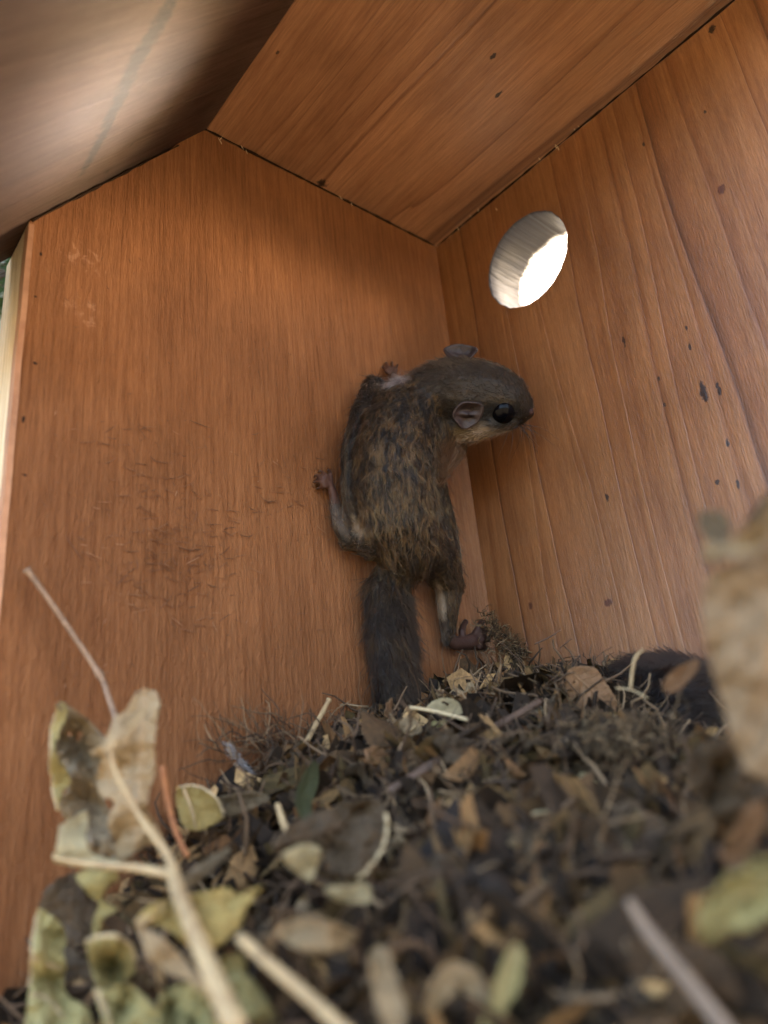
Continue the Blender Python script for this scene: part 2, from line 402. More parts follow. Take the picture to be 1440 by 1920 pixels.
board('front_sill_board', [(XL - 1.8, ZF), (XR, ZF), (XR, -6), (XL - 1.8, -6)], 1, YF - TH, YF - .002, m_back)
board('sill_board', [(YF, ZF), (YB - .003, ZF), (YB - .003, -6.5), (YF, -6.5)], 0, XL - 1.8, XL - .002, m_side)

# ------------------------------------------------------------------ flying squirrel
def wall_t(u, v, off): r = ray(u, v); return (YB - off) / r.y
def W(u, v, off): return ray(u, v) * wall_t(u, v, off)
ICO = None
def ico():
    global ICO
    if ICO is None:
        bm = bmesh.new(); bmesh.ops.create_icosphere(bm, subdivisions=2, radius=1)
        ICO = (np.array([v.co[:] for v in bm.verts]), [tuple(x.index for x in f.verts) for f in bm.faces]); bm.free()
    return ICO
class Flesh:
    def __init__(s): s.v = []; s.f = []; s.nv = 0; s.seg = []
    def ball(s, c, r, sy=1.0, seg=None):
        V, Fc = ico(); a = V * r; a = a * np.array([1, sy, 1]); s.v.append(a + np.array(c)); s.f += [tuple(i + s.nv for i in f) for f in Fc]; s.nv += len(V)
    def chain(s, pts, rads, name, sy=1.0, step=.35):
        """pts: 3-D, rads cm; spheres swept along; remembers the segment for fur flow"""
        for (a, b, ra, rb) in zip(pts, pts[1:], rads, rads[1:]):
            L = (b - a).length; k = max(2, int(L / max(.05, step * min(ra, rb))))
            for i in range(k + 1):
                f = i / k; s.ball(a.lerp(b, f), ra + (rb - ra) * f, sy)
                s.seg.append((a.lerp(b, f), (b - a).normalized(), ra + (rb - ra) * f, name))
    def build(s, name, voxel, parent, mat, smooth_it=8, fac=.5):
        o = mesh(name, [tuple(p) for p in np.concatenate(s.v)], s.f, None, None)
        md = o.modifiers.new('r', 'REMESH'); md.mode = 'VOXEL'; md.voxel_size = voxel * S; md.use_smooth_shade = True
        sm = o.modifiers.new('s', 'SMOOTH'); sm.factor = fac; sm.iterations = smooth_it
        dg = bpy.context.evaluated_depsgraph_get(); me = bpy.data.meshes.new_from_object(o.evaluated_get(dg)); old = o.data
        o.modifiers.clear(); o.data = me; bpy.data.meshes.remove(old); me.materials.clear(); me.materials.append(mat)
        if parent: o.parent = parent; o.location = -parent.location
        return o
def px(r, p): return r * (p.dot(fw)) / F_PX         # pixels of the photo -> cm at that depth

sq = empty('flying_squirrel', tuple(W(760, 900, 0)), label='brown flying squirrel clinging to the back wall, head turned right below the round hole', cat='flying squirrel', group=None)
fl = Flesh()
def ch(lst, name, sy=1.0, step=.35, mode='W'):
    pts, rr = [], []
    for (u, v, d, r) in lst:
        p = W(u, v, d) if mode == 'W' else P(u, v, d); pts.append(p); rr.append(px(r, p))
    fl.chain(pts, rr, name, sy, step)
ch([(800, 742, 2.5, 50), (768, 772, 2.1, 68), (745, 820, 2.0, 80), (738, 870, 2.0, 86), (738, 920, 2.0, 86), (745, 970, 1.9, 83), (758, 1010, 1.7, 74), (765, 1045, 1.3, 50)], 'trunk', .85)
ch([(796, 742, 28.7, 49), (828, 738, 29.0, 62), (850, 742, 29.2, 71), (884, 746, 29.3, 76), (912, 748, 29.2, 69), (937, 753, 29.05, 58), (957, 761, 28.9, 43), (972, 767, 28.75, 28), (984, 772, 28.65, 17), (993, 775, 28.6, 9)], 'head', 1, .2, 'P')
ch([(850, 800, 28.9, 36), (885, 797, 28.7, 33), (925, 795, 28.5, 22), (958, 790, 28.5, 16)], 'jaw', 1, .3, 'P')
ch([(842, 838, 29.2, 34), (820, 885, 28.9, 24), (812, 820, 28.9, 48)], 'throat', 1, .3, 'P')
# loose gliding skin along both flanks
ch([(706, 732, 1.0, 30), (690, 785, 1.2, 38), (672, 845, 1.2, 36), (668, 905, 1.2, 34), (672, 960, 1.1, 34)], 'membrane', .6)
ch([(812, 890, 1.2, 26), (822, 940, 1.1, 28), (834, 990, 1.0, 29), (842, 1040, 1.0, 28), (850, 1085, .9, 20)], 'membrane', .6)
# legs
ch([(775, 1010, 1.5, 60), (815, 1045, 1.2, 46), (842, 1095, .95, 31), (840, 1135, .8, 23), (840, 1165, .65, 18), (840, 1195, .5, 14)], 'leg', .85)
ch([(840, 1195, .5, 14), (852, 1206, .5, 14), (872, 1206, .5, 14), (884, 1203, .5, 16)], 'foot', .8)
ch([(712, 1005, 1.3, 52), (672, 1006, .8, 30), (655, 1012, .65, 21), (640, 985, .6, 18), (630, 950, .5, 13)], 'leg', .85)
ch([(630, 950, .5, 13), (625, 925, .45, 10), (618, 905, .45, 8)], 'foot', .8)
ch([(750, 760, 1.2, 30), (740, 718, .7, 13), (735, 704, .45, 6)], 'leg', .9)
toes = []
def toe(l, off=.28):
    pts = [W(u, v, o) for (u, v, o) in l]; big = 1.25 if l[0][0] > 800 else .74; fl.chain(pts, lerps([.115 * big, .125 * big, .10 * big, .11 * big], len(pts)), 'foot', 1, .5); toes.append(pts)
for l in ([(888, 1192, .5), (896, 1180, .6), (900, 1170, .45), (904, 1166, .25)], [(890, 1197, .5), (901, 1190, .62), (908, 1184, .42), (911, 1181, .22)], [(891, 1203, .5), (903, 1200, .62), (911, 1198, .42), (915, 1199, .22)], [(888, 1210, .5), (898, 1213, .6), (906, 1213, .4), (909, 1215, .2)],
          [(868, 1200, .5), (866, 1185, .5), (870, 1171, .35), (873, 1166, .2)]): toe(l)
for l in ([(618, 903, .45), (611, 892, .5), (606, 886, .35), (602, 884, .2)], [(616, 903, .45), (606, 897, .5), (599, 893, .35), (595, 892, .2)], [(616, 905, .45), (604, 904, .5), (597, 903, .35), (593, 903, .2)], [(619, 908, .45), (609, 912, .5), (602, 914, .35), (598, 915, .2)],
          [(622, 903, .45), (620, 890, .5), (619, 885, .35), (617, 882, .2)]): toe(l)
for l in ([(732, 703, .45), (725, 697, .5), (721, 692, .35), (719, 689, .2)], [(734, 701, .45), (729, 691, .5), (726, 684, .35), (725, 681, .2)], [(737, 700, .45), (736, 690, .5), (735, 683, .35), (735, 680, .2)], [(740, 701, .45), (743, 693, .5), (744, 688, .35), (745, 685, .2)]): toe(l)
# tail core, flattened against the wall
ch([(760, 1030, 1.3, 62), (745, 1062, 1.0, 46), (733, 1092, .85, 39), (730, 1120, .78, 52), (735, 1190, .75, 55), (742, 1250, .75, 53), (750, 1310, .8, 50), (755, 1370, .9, 40)], 'tail', .5)

def col_at(p):
    """skin and fur colour by where the root sits on the animal; p in cm"""
    c = p - CAM; t = c.dot(fw); return 720 + c.dot(rt) / t * F_PX, 960 - c.dot(up) / t * F_PX
g = NG('squirrel_skin', .6, .3); at = g.n('Attribute'); at.attribute_name = 'tint'
tcx = g.n('TexCoord').outputs['Object']; nn = g.noise(tcx, 900, 3)
g.base(at.outputs['Color']); g.bump(nn, .0003, .6); m_skin = g.m
body = fl.build('body', .055, sq, m_skin, 7, .5)

seg_p = np.array([s[0][:] for s in fl.seg]); seg_d = np.array([s[1][:] for s in fl.seg]); seg_r = np.array([s[2] for s in fl.seg]); seg_n = [s[3] for s in fl.seg]
names = ['trunk', 'head', 'jaw', 'throat', 'membrane', 'leg', 'foot', 'tail']; seg_k = np.array([names.index(n) for n in seg_n])
def project(Pn):
    c = Pn - np.array(CAM); t = c @ np.array(fw); return 720 + c @ np.array(rt) / t * F_PX, 960 - c @ np.array(up) / t * F_PX
def nearest(Pn):
    k = np.zeros(len(Pn), int)
    for i in range(0, len(Pn), 4000):
        d = np.linalg.norm(Pn[i:i + 4000, None] - seg_p[None], axis=2) - seg_r[None]; k[i:i + 4000] = d.argmin(1)
    return k
def vnoise(Pn, s, o=0): return np.array([noise.noise(Vector(p * s) + Vector((o, o * 2, 0))) for p in Pn])
def blob(u, v, cu, cv, ru, rv, rot=0):
    a = math.radians(rot); x = (u - cu) * math.cos(a) + (v - cv) * math.sin(a); y = -(u - cu) * math.sin(a) + (v - cv) * math.cos(a)
    return np.clip(1.5 - (x / ru) ** 2 - (y / rv) ** 2, 0, 1)
def coat(Pn, k, fine=1.0):
    u, v = project(Pn); kk = seg_k[k]; n1 = vnoise(Pn * np.array([2.4, 2.4, .55]), 1.3); n2 = vnoise(Pn * np.array([3.2, 3.2, .8]), 3.2, 9)
    lay = lambda c, m_, new: c * (1 - m_[:, None]) + np.array(new) * m_[:, None]
    c = np.tile(np.array([.150, .100, .055]), (len(Pn), 1))
    c = lay(c, np.clip(.45 + n1 * 2.6, 0, 1) * .75, (.045, .033, .022)); c = lay(c, np.clip(n2 * 4.2, 0, 1) * .75, (.46, .31, .15)); c = lay(c, np.clip(-n2 * 4.2 - .15, 0, 1) * .85, (.018, .014, .010))
    hd = (kk == 1) | (kk == 2); c = lay(c, hd * .9, (.085, .066, .050))
    c = lay(c, ((kk == 1) | (kk == 2)) * np.clip((v - (770 + (960 - u) * .30)) / 22, 0, 1) * np.clip((975 - u) / 20, 0, 1), (.75, .62, .50))   # pale cheek and lip
    c = lay(c, (kk == 3) * 1.0 * np.clip((v - 820) / 25, 0, 1) * np.clip((u - 815) / 14, 0, 1), (.34, .21, .14))
    c = lay(c, blob(u, v, 903, 812, 26, 10, -18) * .8, (.95, .82, .68)); c = lay(c, blob(u, v, 862, 806, 14, 12) * .6, (.8, .7, .5))
    c = lay(c, blob(u, v, 942, 778, 36, 29, -10) * .97, (.012, .010, .010)); c = lay(c, blob(u, v, 868, 738, 24, 10, -20) * .35, (.22, .15, .08))
    c = lay(c, blob(u, v, 938, 748, 30, 8, 12) * .7, (.20, .15, .09))
    c = lay(c, blob(u, v, 795, 740, 7, 48, -6) * .8, (.02, .016, .013)); mem = (kk == 4); c = lay(c, mem * np.where(u < 760, .55 + .4 * np.clip(1 - abs(v - 850) / 60, 0, 1) * (u < 668), .15), (.022, .017, .013))  # shade of the neck crease and left flank fold, painted into the fur
    c = lay(c, mem * (blob(u, v, 858, 990, 4, 60, -8) + blob(u, v, 648, 880, 4, 90, 3)).clip(0, 1) * .6, (.40, .34, .26))
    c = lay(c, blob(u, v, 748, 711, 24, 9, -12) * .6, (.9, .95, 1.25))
    leg = (kk == 5); c = lay(c, leg * .35, (.05, .042, .035))
    c = lay(c, (leg | (kk == 0)) * blob(u, v, 824, 1126, 10, 36, -10) * .9, (1.2, 1.05, .9)); c = lay(c, blob(u, v, 670, 985, 9, 22, -28) * .85, (1.1, .95, .8))
    c = lay(c, (kk == 0) * blob(u, v, 800, 1075, 26, 10) * .6, (.30, .20, .12)); c = lay(c, blob(u, v, 634, 965, 14, 36, -15) * .8, (.34, .29, .28))
    c = lay(c, leg * blob(u, v, 832, 1188, 8, 22, 0) * .6, (.26, .24, .24))
    foot = (kk == 6); c = lay(c, foot * .95, (.17, .085, .07)); c = lay(c, foot * (u > 800) * .75, (.07, .038, .034))
    tl = (kk == 7); c = lay(c, tl * np.clip((v - 1045) / 75, 0, 1) * .92 * (.85 + .3 * n1.clip(-.5, .5)), (.038, .027, .020))
    c = lay(c, blob(u, v, 992, 774, 9, 9) * .8, (.06, .035, .035))
    return c * np.array([.255, .222, .178])
nv = len(body.data.vertices); co = np.empty(nv * 3); body.data.vertices.foreach_get('co', co); co = co.reshape(-1, 3) / S
kv = nearest(co); cv = coat(co, kv); notfoot = (seg_k[kv] != 6)
cv = np.where(notfoot[:, None], cv * .6, cv * 1.6)
at_ = body.data.color_attributes.new('tint', 'FLOAT_COLOR', 'POINT'); at_.data.foreach_set('color', np.c_[cv, np.ones(nv)].ravel())
print('body verts', nv)

g = NG('fur_strands', .5); g.t.nodes.remove(g.b); g.b = g.n('BsdfHairPrincipled'); g.b.parametrization = 'COLOR'
g.b.inputs['Roughness'].default_value = .55; g.b.inputs['Radial Roughness'].default_value = .8; g.b.inputs['IOR'].default_value = 1.35; g.b.inputs['Random Roughness'].default_value = .2
at = g.n('Attribute'); at.attribute_name = 'tint'; g.l(at.outputs['Color'], g.b.inputs['Color']); g.l(g.b.outputs[0], g.out.inputs[0]); m_fur = g.m

def grow(name, surf, parent, n, fn, mat, seed=1, rad=.0065):
    """hair curves from random points of the surface; fn(P, N) -> keep, length, direction, colour"""
    rs_ = np.random.RandomState(seed); me = surf.data; me.calc_loop_triangles(); T = len(me.loop_triangles)
    tri = np.empty(T * 3, int); me.loop_triangles.foreach_get('vertices', tri); tri = tri.reshape(-1, 3)
    co = np.empty(len(me.vertices) * 3); me.vertices.foreach_get('co', co); co = co.reshape(-1, 3) / S
    no = np.empty(len(me.vertices) * 3); me.vertices.foreach_get('normal', no); no = no.reshape(-1, 3)
    A, B, C_ = co[tri[:, 0]], co[tri[:, 1]], co[tri[:, 2]]; ar = np.linalg.norm(np.cross(B - A, C_ - A), axis=1)
    t = rs_.choice(T, n, p=ar / ar.sum()); a, b = rs_.rand(n), rs_.rand(n); sw = a + b > 1; a[sw], b[sw] = 1 - a[sw], 1 - b[sw]
    Pn = A[t] + (B - A)[t] * a[:, None] + (C_ - A)[t] * b[:, None]; N = no[tri[t, 0]]
    keep, L, D, c = fn(Pn, N, rs_); Pn, N, L, D, c = Pn[keep], N[keep], L[keep], D[keep], c[keep]; n = len(Pn); K = 5
    f = np.linspace(0, 1, K)[None, :, None]; L_ = L[:, None, None]
    pts = Pn[:, None] - N[:, None] * .03 + D[:, None] * L_ * f + N[:, None] * (L_ * .22) * (np.sin(f * math.pi * .5)) * (1 - .5 * f)
    jit = rs_.normal(0, 1, (n, 1, 3)) * L_ * .10 * f ** 1.5; pts = pts + jit
    cu = bpy.data.hair_curves.new(name); cu.add_curves([K] * n)
    cu.attributes['position'].data.foreach_set('vector', (pts * S).ravel().astype(np.float32)) if 'position' in cu.attributes else None
    ra = cu.attributes.new('radius', 'FLOAT', 'POINT') if 'radius' not in cu.attributes else cu.attributes['radius']
    rv = rad * S * np.linspace(1, .25, K)[None] * (0.7 + .6 * rs_.rand(n, 1)); ra.data.foreach_set('value', rv.ravel().astype(np.float32))
    ca = cu.attributes.new('tint', 'FLOAT_COLOR', 'CURVE'); ca.data.foreach_set('color', np.c_[c, np.ones(n)].ravel().astype(np.float32))
    cu.materials.append(mat); o = bpy.data.objects.new(name, cu); COL.objects.link(o); o.parent = parent
    o.location = -parent.location if parent.parent is None else (0, 0, 0); return o
def squirrel_fur(Pn, N, rs_):
    k = nearest(Pn); kk = seg_k[k]; u, v = project(Pn); d = seg_d[k].copy()
    d[(kk == 1) | (kk == 2)] *= -1
    wob = np.stack([vnoise(Pn, 1.6, o) for o in (0, 5, 11)], 1); wob2 = np.stack([vnoise(Pn, 5, o) for o in (2, 7, 13)], 1)
    d = d + wob * .5 + wob2 * .85
    d -= N * (d * N).sum(1)[:, None]; d /= np.linalg.norm(d, axis=1)[:, None] + 1e-6
    side = (kk == 7); d[side] = d[side] * .9 + N[side] * .24
    L = np.array([.36, .20, .20, .28, .34, .30, .08, .52])[kk] * (.65 + .7 * rs_.rand(len(Pn))); guard = (rs_.rand(len(Pn)) < .05) & (kk != 1) & (kk != 6) & (kk != 2); L = np.where(guard, L * 1.5, L); d = d + N * (guard * .35)[:, None]
    L = np.where((kk == 1), .17 + .16 * np.clip((905 - u) / 100, 0, 1), L) * np.where((kk == 1) | (kk == 2), .6 + .8 * rs_.rand(len(Pn)), 1); hdm = ((kk == 1) | (kk == 2))[:, None]; d = np.where(hdm, d + N * .18 + rs_.normal(0, .22, d.shape), d)
    L = np.where((kk == 5) & ((v > 1110) | (u < 660)), .27, L)
    keep = (kk != 6) & (blob(u, v, 944, 777, 17, 14) < .5) | (rs_.rand(len(Pn)) < .12)
    keep &= blob(u, v, 945, 777, 20, 17, -8) < .35
    keep &= ~((kk == 1) & (u > 984) & (rs_.rand(len(Pn)) < .6))
    c = coat(Pn, k) * (.35 + 1.3 * rs_.rand(len(Pn), 1)); c = np.clip(c, 0.004, .9)
    return keep, L, d, c
grow('fur', body, sq, 85000, squirrel_fur, m_fur, 3)

# eye, ears, nose, whiskers, claws
dg = bpy.context.evaluated_depsgraph_get()
from mathutils.bvhtree import BVHTree
bvh = BVHTree.FromPolygons([Vector(c) for c in co], [tuple(p.vertices) for p in body.data.polygons])
def hit(u, v, default=28.0):
    h = bvh.ray_cast(CAM, ray(u, v).normalized()); return (h[0], h[1]) if h[0] else (P(u, v, default), -fw)
g = NG('eye_gloss', .06, .13); g.base((.002, .002, .003)); g.b.inputs['IOR'].default_value = 1.38; m_eye = g.m
bm = bmesh.new(); bmesh.ops.create_uvsphere(bm, u_segments=32, v_segments=20, radius=1)
ev = [v.co.copy() for v in bm.verts]; ef = [tuple(x.index for x in f.verts) for f in bm.faces]; bm.free()
hp, hn = hit(944, 777); er = .54; ec = hp - hn * (er * .58)
mesh('eye', [ec + v * er for v in ev], ef, m_eye, sq, smooth=True)
g = NG('ear_skin', .5, .35); tcx = g.n('TexCoord').outputs['Object']; nn = g.noise(tcx, 420, 4)
g.base(g.ramp(nn, [(.3, (.014, .009, .009)), (.7, (.042, .026, .025))])); g.bump(nn, .0006); m_ear = g.m
def ear(c, X, Y, N, a, b, depth, squash=0.0, fold=0.0):
    vs, fs = [], []; nr, na = 9, 30
    for i in range(nr + 1):
        r = i / nr
        for j in range(na):
            th = 2 * math.pi * j / na; rr = r * (1 + .07 * math.sin(3 * th + 1) + .04 * math.sin(5 * th))
            x, y = math.cos(th) * rr, math.sin(th) * rr
            z = depth * (r ** 2.6) - (fold * math.exp(-((x * .6 + y) / .18) ** 2) * (1 - r)) * -1
            if y < -.3: z *= (1 - squash * (-.3 - y) / .7)
            vs.append(c + X * (x * a) + Y * (y * b) + N * z)
    for i in range(nr):
        for j in range(na):
            p, q = i * na + j, i * na + (j + 1) % na; fs.append((p, q, q + na, p + na))
    o = mesh('ear', vs, fs, m_ear, sq, smooth=True); md = o.modifiers.new('t', 'SOLIDIFY'); md.thickness = .07 * S; md.offset = 0
    return o
hp, hn = hit(874, 776); Nn = (hn * .55 - fw * .7 + rt * .22).normalized(); X = (rt * .86 - up * -.35); X = (X - Nn * X.dot(Nn)).normalized(); Y = Nn.cross(X)
ear(hp + Nn * .04, X, Y, Nn, .60, .52, .30, .5, .22)
hp2 = P(862, 668, 29.25); N2 = (up * .66 - fw * .75 - rt * .05).normalized(); X2 = (rt - N2 * rt.dot(N2)).normalized(); Y2 = N2.cross(X2)
ear(hp2 - N2 * .05, X2, Y2, N2, .66, .50, .30, .3, .06)
g = NG('nose_skin', .7, .2); g.base((.03, .014, .013)); m_nose = g.m
npnt = P(994, 773, 28.5); nzv = [npnt + (v.x * rt * .15 + v.y * up * .17 + v.z * fw * .2) for v in ev]
mesh('nose', nzv, ef, m_nose, sq, smooth=True)
g = NG('whisker', .4, .4); g.base((.015, .009, .006)); m_wh = g.m
rnd = random.Random(5)
for i in range(13):
    u0, v0 = 968 + rnd.uniform(-12, 14), 793 + rnd.uniform(-5, 4); a = math.radians(20 + i * 7.5 + rnd.uniform(-3, 3)); L = rnd.uniform(38, 85)
    u1, v1 = u0 + math.cos(a) * L, v0 + math.sin(a) * L; um, vm = (u0 + u1) / 2 + rnd.uniform(2, 9), (v0 + v1) / 2 - rnd.uniform(2, 7)
    pts = spline([P(u0, v0, 28.7), P(um, vm, 28.5), P(u1, v1, 28.6 + rnd.uniform(-.6, .6))], 6)
    v_, f_ = tube_geo(pts, lerps([.012, .009, .004], len(pts)), 5); mesh('whisker', v_, f_, m_wh, sq, smooth=True)
g = NG('claw_horn', .3, .5); g.base((.06, .04, .035)); m_claw = g.m
for pts in toes:
    a, b = pts[-2], pts[-1]; d = (b - a).normalized(); tip = b + d * .16 + Vector((0, .10, 0)); mid = b + d * .09
    v_, f_ = tube_geo([b - d * .04, mid, tip], [.055, .04, .008], 6); mesh('claw', v_, f_, m_claw, sq, smooth=True)

# ------------------------------------------------------------------ second squirrel, mostly hidden behind the nest leaves by the side wall
s2 = empty('flying_squirrel', tuple(PX(1230, 1260, XR - 1.3) - Vector((0, 0, 1.2))), label='second squirrel curled up on the nest against the right wall, only its dark fur showing', cat='flying squirrel')
fl2 = Flesh(); q = lambda u, v, x: PX(u, v, x)
fl2.chain([q(1125, 1285, 22.7), q(1190, 1272, 22.6), q(1250, 1278, 22.5), q(1310, 1298, 22.4), q(1340, 1318, 22.3)], [.25, .65, .85, .85, .6], 'tail', 1, .3)
fl2.chain([q(1340, 1330, 21.6), q(1290, 1335, 21.3), q(1230, 1330, 21.5)], [1.1, 1.25, 1.0], 'tail', 1, .3)
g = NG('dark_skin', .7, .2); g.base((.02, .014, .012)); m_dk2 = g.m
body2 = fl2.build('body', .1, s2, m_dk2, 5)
s2p = np.array([s[0][:] for s in fl2.seg]); s2d = np.array([s[1][:] for s in fl2.seg])
def fur2(Pn, N, rs_):
    k = np.array([np.linalg.norm(s2p - p, axis=1).argmin() for p in Pn]); d = -s2d[k] + .4 * np.stack([vnoise(Pn, 2, o) for o in (0, 5, 11)], 1)
    d -= N * (d * N).sum(1)[:, None]; d /= np.linalg.norm(d, axis=1)[:, None] + 1e-6; d += N * .35
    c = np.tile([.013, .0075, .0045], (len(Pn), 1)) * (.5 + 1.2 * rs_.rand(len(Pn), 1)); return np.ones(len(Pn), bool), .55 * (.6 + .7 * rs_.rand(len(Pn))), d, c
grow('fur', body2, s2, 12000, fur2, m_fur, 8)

# ------------------------------------------------------------------ nest
CP = [(5, 20, -6), (7, 20, -3.6), (9, 20, -1.4), (10.5, 20, -.3), (13, 20, .8), (16.7, 20, 1.7), (20.6, 20, 2.7), (23.7, 20, 3.4), (23.7, 15, 2.4), (23.7, 12, 1.3), (23.7, 5, -.6), (23.7, -6, -3.4),
      (12, 10, -1.4), (16, 12, .2), (18, 8, -.7), (8, 14, -3.2), (6, 8, -3.9), (5, 4, -4.6), (8, 3, -4.0), (14, 4, -2.6), (18, 2, -2.4), (4.5, 14, -6), (12, -6, -5.4), (5, -6, -6), (19, 15, 1.9), (14, 16, .4), (21, 8.5, -1.0)]
cpa = np.array(CP)
def H(x, y):
    d2 = (cpa[:, 0] - x) ** 2 + (cpa[:, 1] - y) ** 2 + .6; w_ = d2 ** -1.7; return float((w_ * cpa[:, 2]).sum() / w_.sum())
def Hn(x, y):
    return H(x, y) + .45 * noise.noise(Vector((x * .7, y * .7, 3))) + .22 * noise.noise(Vector((x * 2.1, y * 2.1, 1)))
g = NG('nest_litter', .95, .15); tcx = g.n('TexCoord').outputs['Object']; n1 = g.noise(tcx, 260, 6, .7, 1.0); n2 = g.noise(g.map(tcx, (1, 1, 1), (3, 1, 2)), 90, 4, .6, .6)
g.base(g.mix(g.ramp(n2, [(.4, (0, 0, 0)), (.65, (1, 1, 1))]), g.ramp(n1, [(.35, (.007, .005, .003)), (.7, (.035, .022, .013))]), g.ramp(n1, [(.35, (.010, .008, .004)), (.72, (.05, .036, .02))])))
g.bump(n1, .004); m_bed = g.m
NX, NY = 190, 230; vs = []; fs = []
for i in range(NX + 1):
    x = XL + .02 + (XR - XL - .06) * i / NX
    for j in range(NY + 1):
        y = YF + .02 + (YB - YF - .06) * j / NY
        z = Hn(x, y) - .85 + .16 * noise.noise(Vector((x * 5, y * 5, 0))) + .10 * noise.noise(Vector((x * 11, y * 11, 5)))
        vs.append((x, y, z))
for i in range(NX):
    for j in range(NY): a = i * (NY + 1) + j; fs.append((a, a + NY + 1, a + NY + 2, a + 1))
# skirt down to the floor so the heap is solid
ring = [i * (NY + 1) for i in range(NX + 1)] + [NX * (NY + 1) + j for j in range(1, NY + 1)] + [i * (NY + 1) + NY for i in range(NX - 1, -1, -1)] + [j for j in range(NY - 1, 0, -1)]
b0 = len(vs); vs += [(vs[r][0], vs[r][1], ZF + .02) for r in ring]
for k in range(len(ring)): k2 = (k + 1) % len(ring); fs.append((ring[k], b0 + k, b0 + k2, ring[k2]))
fs.append(tuple(range(b0, b0 + len(ring))))
bed = mesh('nest_litter', vs, fs, m_bed, smooth=True); tag(bed, kind='stuff')

def leaf_mat(name, c0, c1, vein, trans=.25, dirt=.22, rough=.6):
    g = NG(name, rough, .35); uvn = g.n('TexCoord').outputs['UV']; ob = g.n('TexCoord').outputs['Object']
    sp_ = g.n('SeparateXYZ'); g.l(uvn, sp_.inputs[0]); U, V = sp_.outputs[0], sp_.outputs[1]
    av = g.math('ABSOLUTE', g.math('SUBTRACT', V, .5)); nz = g.noise(ob, 160, 5, .65, .4); nz2 = g.noise(ob, 520, 4, .65)
    sv = g.math('PINGPONG', g.math('SUBTRACT', g.math('MULTIPLY', U, 7.5), g.math('MULTIPLY', av, 4.2)), .5)
    vm = g.math('MAXIMUM', g.math('SUBTRACT', 1, g.math('MULTIPLY', sv, 14), clamp=True), g.math('SUBTRACT', 1, g.math('MULTIPLY', av, 38), clamp=True))
    tv_ = g.n('TexVoronoi', feature='DISTANCE_TO_EDGE'); tv_.inputs['Scale'].default_value = 34; g.l(uvn, tv_.inputs['Vector'])
    ret = g.math('SUBTRACT', 1, g.math('MULTIPLY', tv_.outputs[0], 12), clamp=True)
    c2_ = tuple(a * .55 + b * .45 for a, b in zip(c0, c1)); c = g.ramp(nz, [(.30, c2_), (.66, c0)]); c = g.mix(g.math('MULTIPLY', vm, .55), c, vein); c = g.mix(g.math('MULTIPLY', ret, .14), c, vein)
    sm_ = g.ramp(nz2, [(.30, (1 - dirt,) * 3), (.55, (1, 1, 1))]); c = g.mix(1.0, c, sm_, 'MULTIPLY'); g.base(c)
    g.bump(g.math('ADD', g.math('MULTIPLY', vm, .8), g.math('ADD', nz2, g.math('MULTIPLY', ret, .25))), .0006, .9)
    tr = g.n('BsdfTranslucent'); g.l(c, tr.inputs[0]); mx = g.n('MixShader'); mx.inputs[0].default_value = trans
    g.l(g.b.outputs[0], mx.inputs[1]); g.l(tr.outputs[0], mx.inputs[2]); g.l(mx.outputs[0], g.out.inputs[0]); return g.m
LM = dict(
    olive=leaf_mat('olive_dry_leaf', (.36, .30, .115), (.25, .20, .075), (.46, .36, .15)),
    tan=leaf_mat('tan_dry_leaf', (.34, .235, .12), (.27, .18, .09), (.42, .28, .15)),
    yellow=leaf_mat('yellow_dry_leaf', (.42, .30, .09), (.27, .18, .06), (.5, .33, .12)),
    brown=leaf_mat('brown_dry_leaf', (.080, .050, .023), (.038, .024, .012), (.16, .10, .055)),
    pale=leaf_mat('pale_dry_leaf', (.46, .37, .20), (.33, .26, .13), (.52, .42, .23)),
    green=leaf_mat('green_leaf', (.06, .062, .018), (.03, .032, .011), (.10, .10, .035)),
    grey=leaf_mat('grey_dry_leaf', (.20, .145, .08), (.13, .092, .05), (.22, .16, .1)),
    rust=leaf_mat('rusty_dry_leaf', (.27, .14, .06), (.15, .075, .032), (.34, .19, .09)))
def stem_mat(name, c0, c1):
    g = NG(name, .6, .35); ob = g.n('TexCoord').outputs['Object']; nz = g.noise(ob, 300, 5, .65, .5)
    g.base(g.ramp(nz, [(.3, c1), (.65, c0)])); g.bump(nz, .0006); return g.m
LM['bark'] = leaf_mat('browner_dry_leaf', (.25, .165, .085), (.20, .13, .065), (.30, .2, .11))
SM = dict(straw=stem_mat('straw_stem', (.36, .26, .13), (.21, .135, .065)), orange=stem_mat('orange_stem', (.38, .15, .05), (.22, .08, .03)),
          dark=stem_mat('dark_twig', (.10, .058, .036), (.045, .028, .018)), pale=stem_mat('pale_stem', (.44, .34, .19), (.30, .22, .12)), weathered=stem_mat('weathered_twig', (.22, .135, .08), (.12, .07, .04)), grey=stem_mat('grey_twig', (.17, .12, .08), (.10, .07, .048)))
lr = random.Random(11)
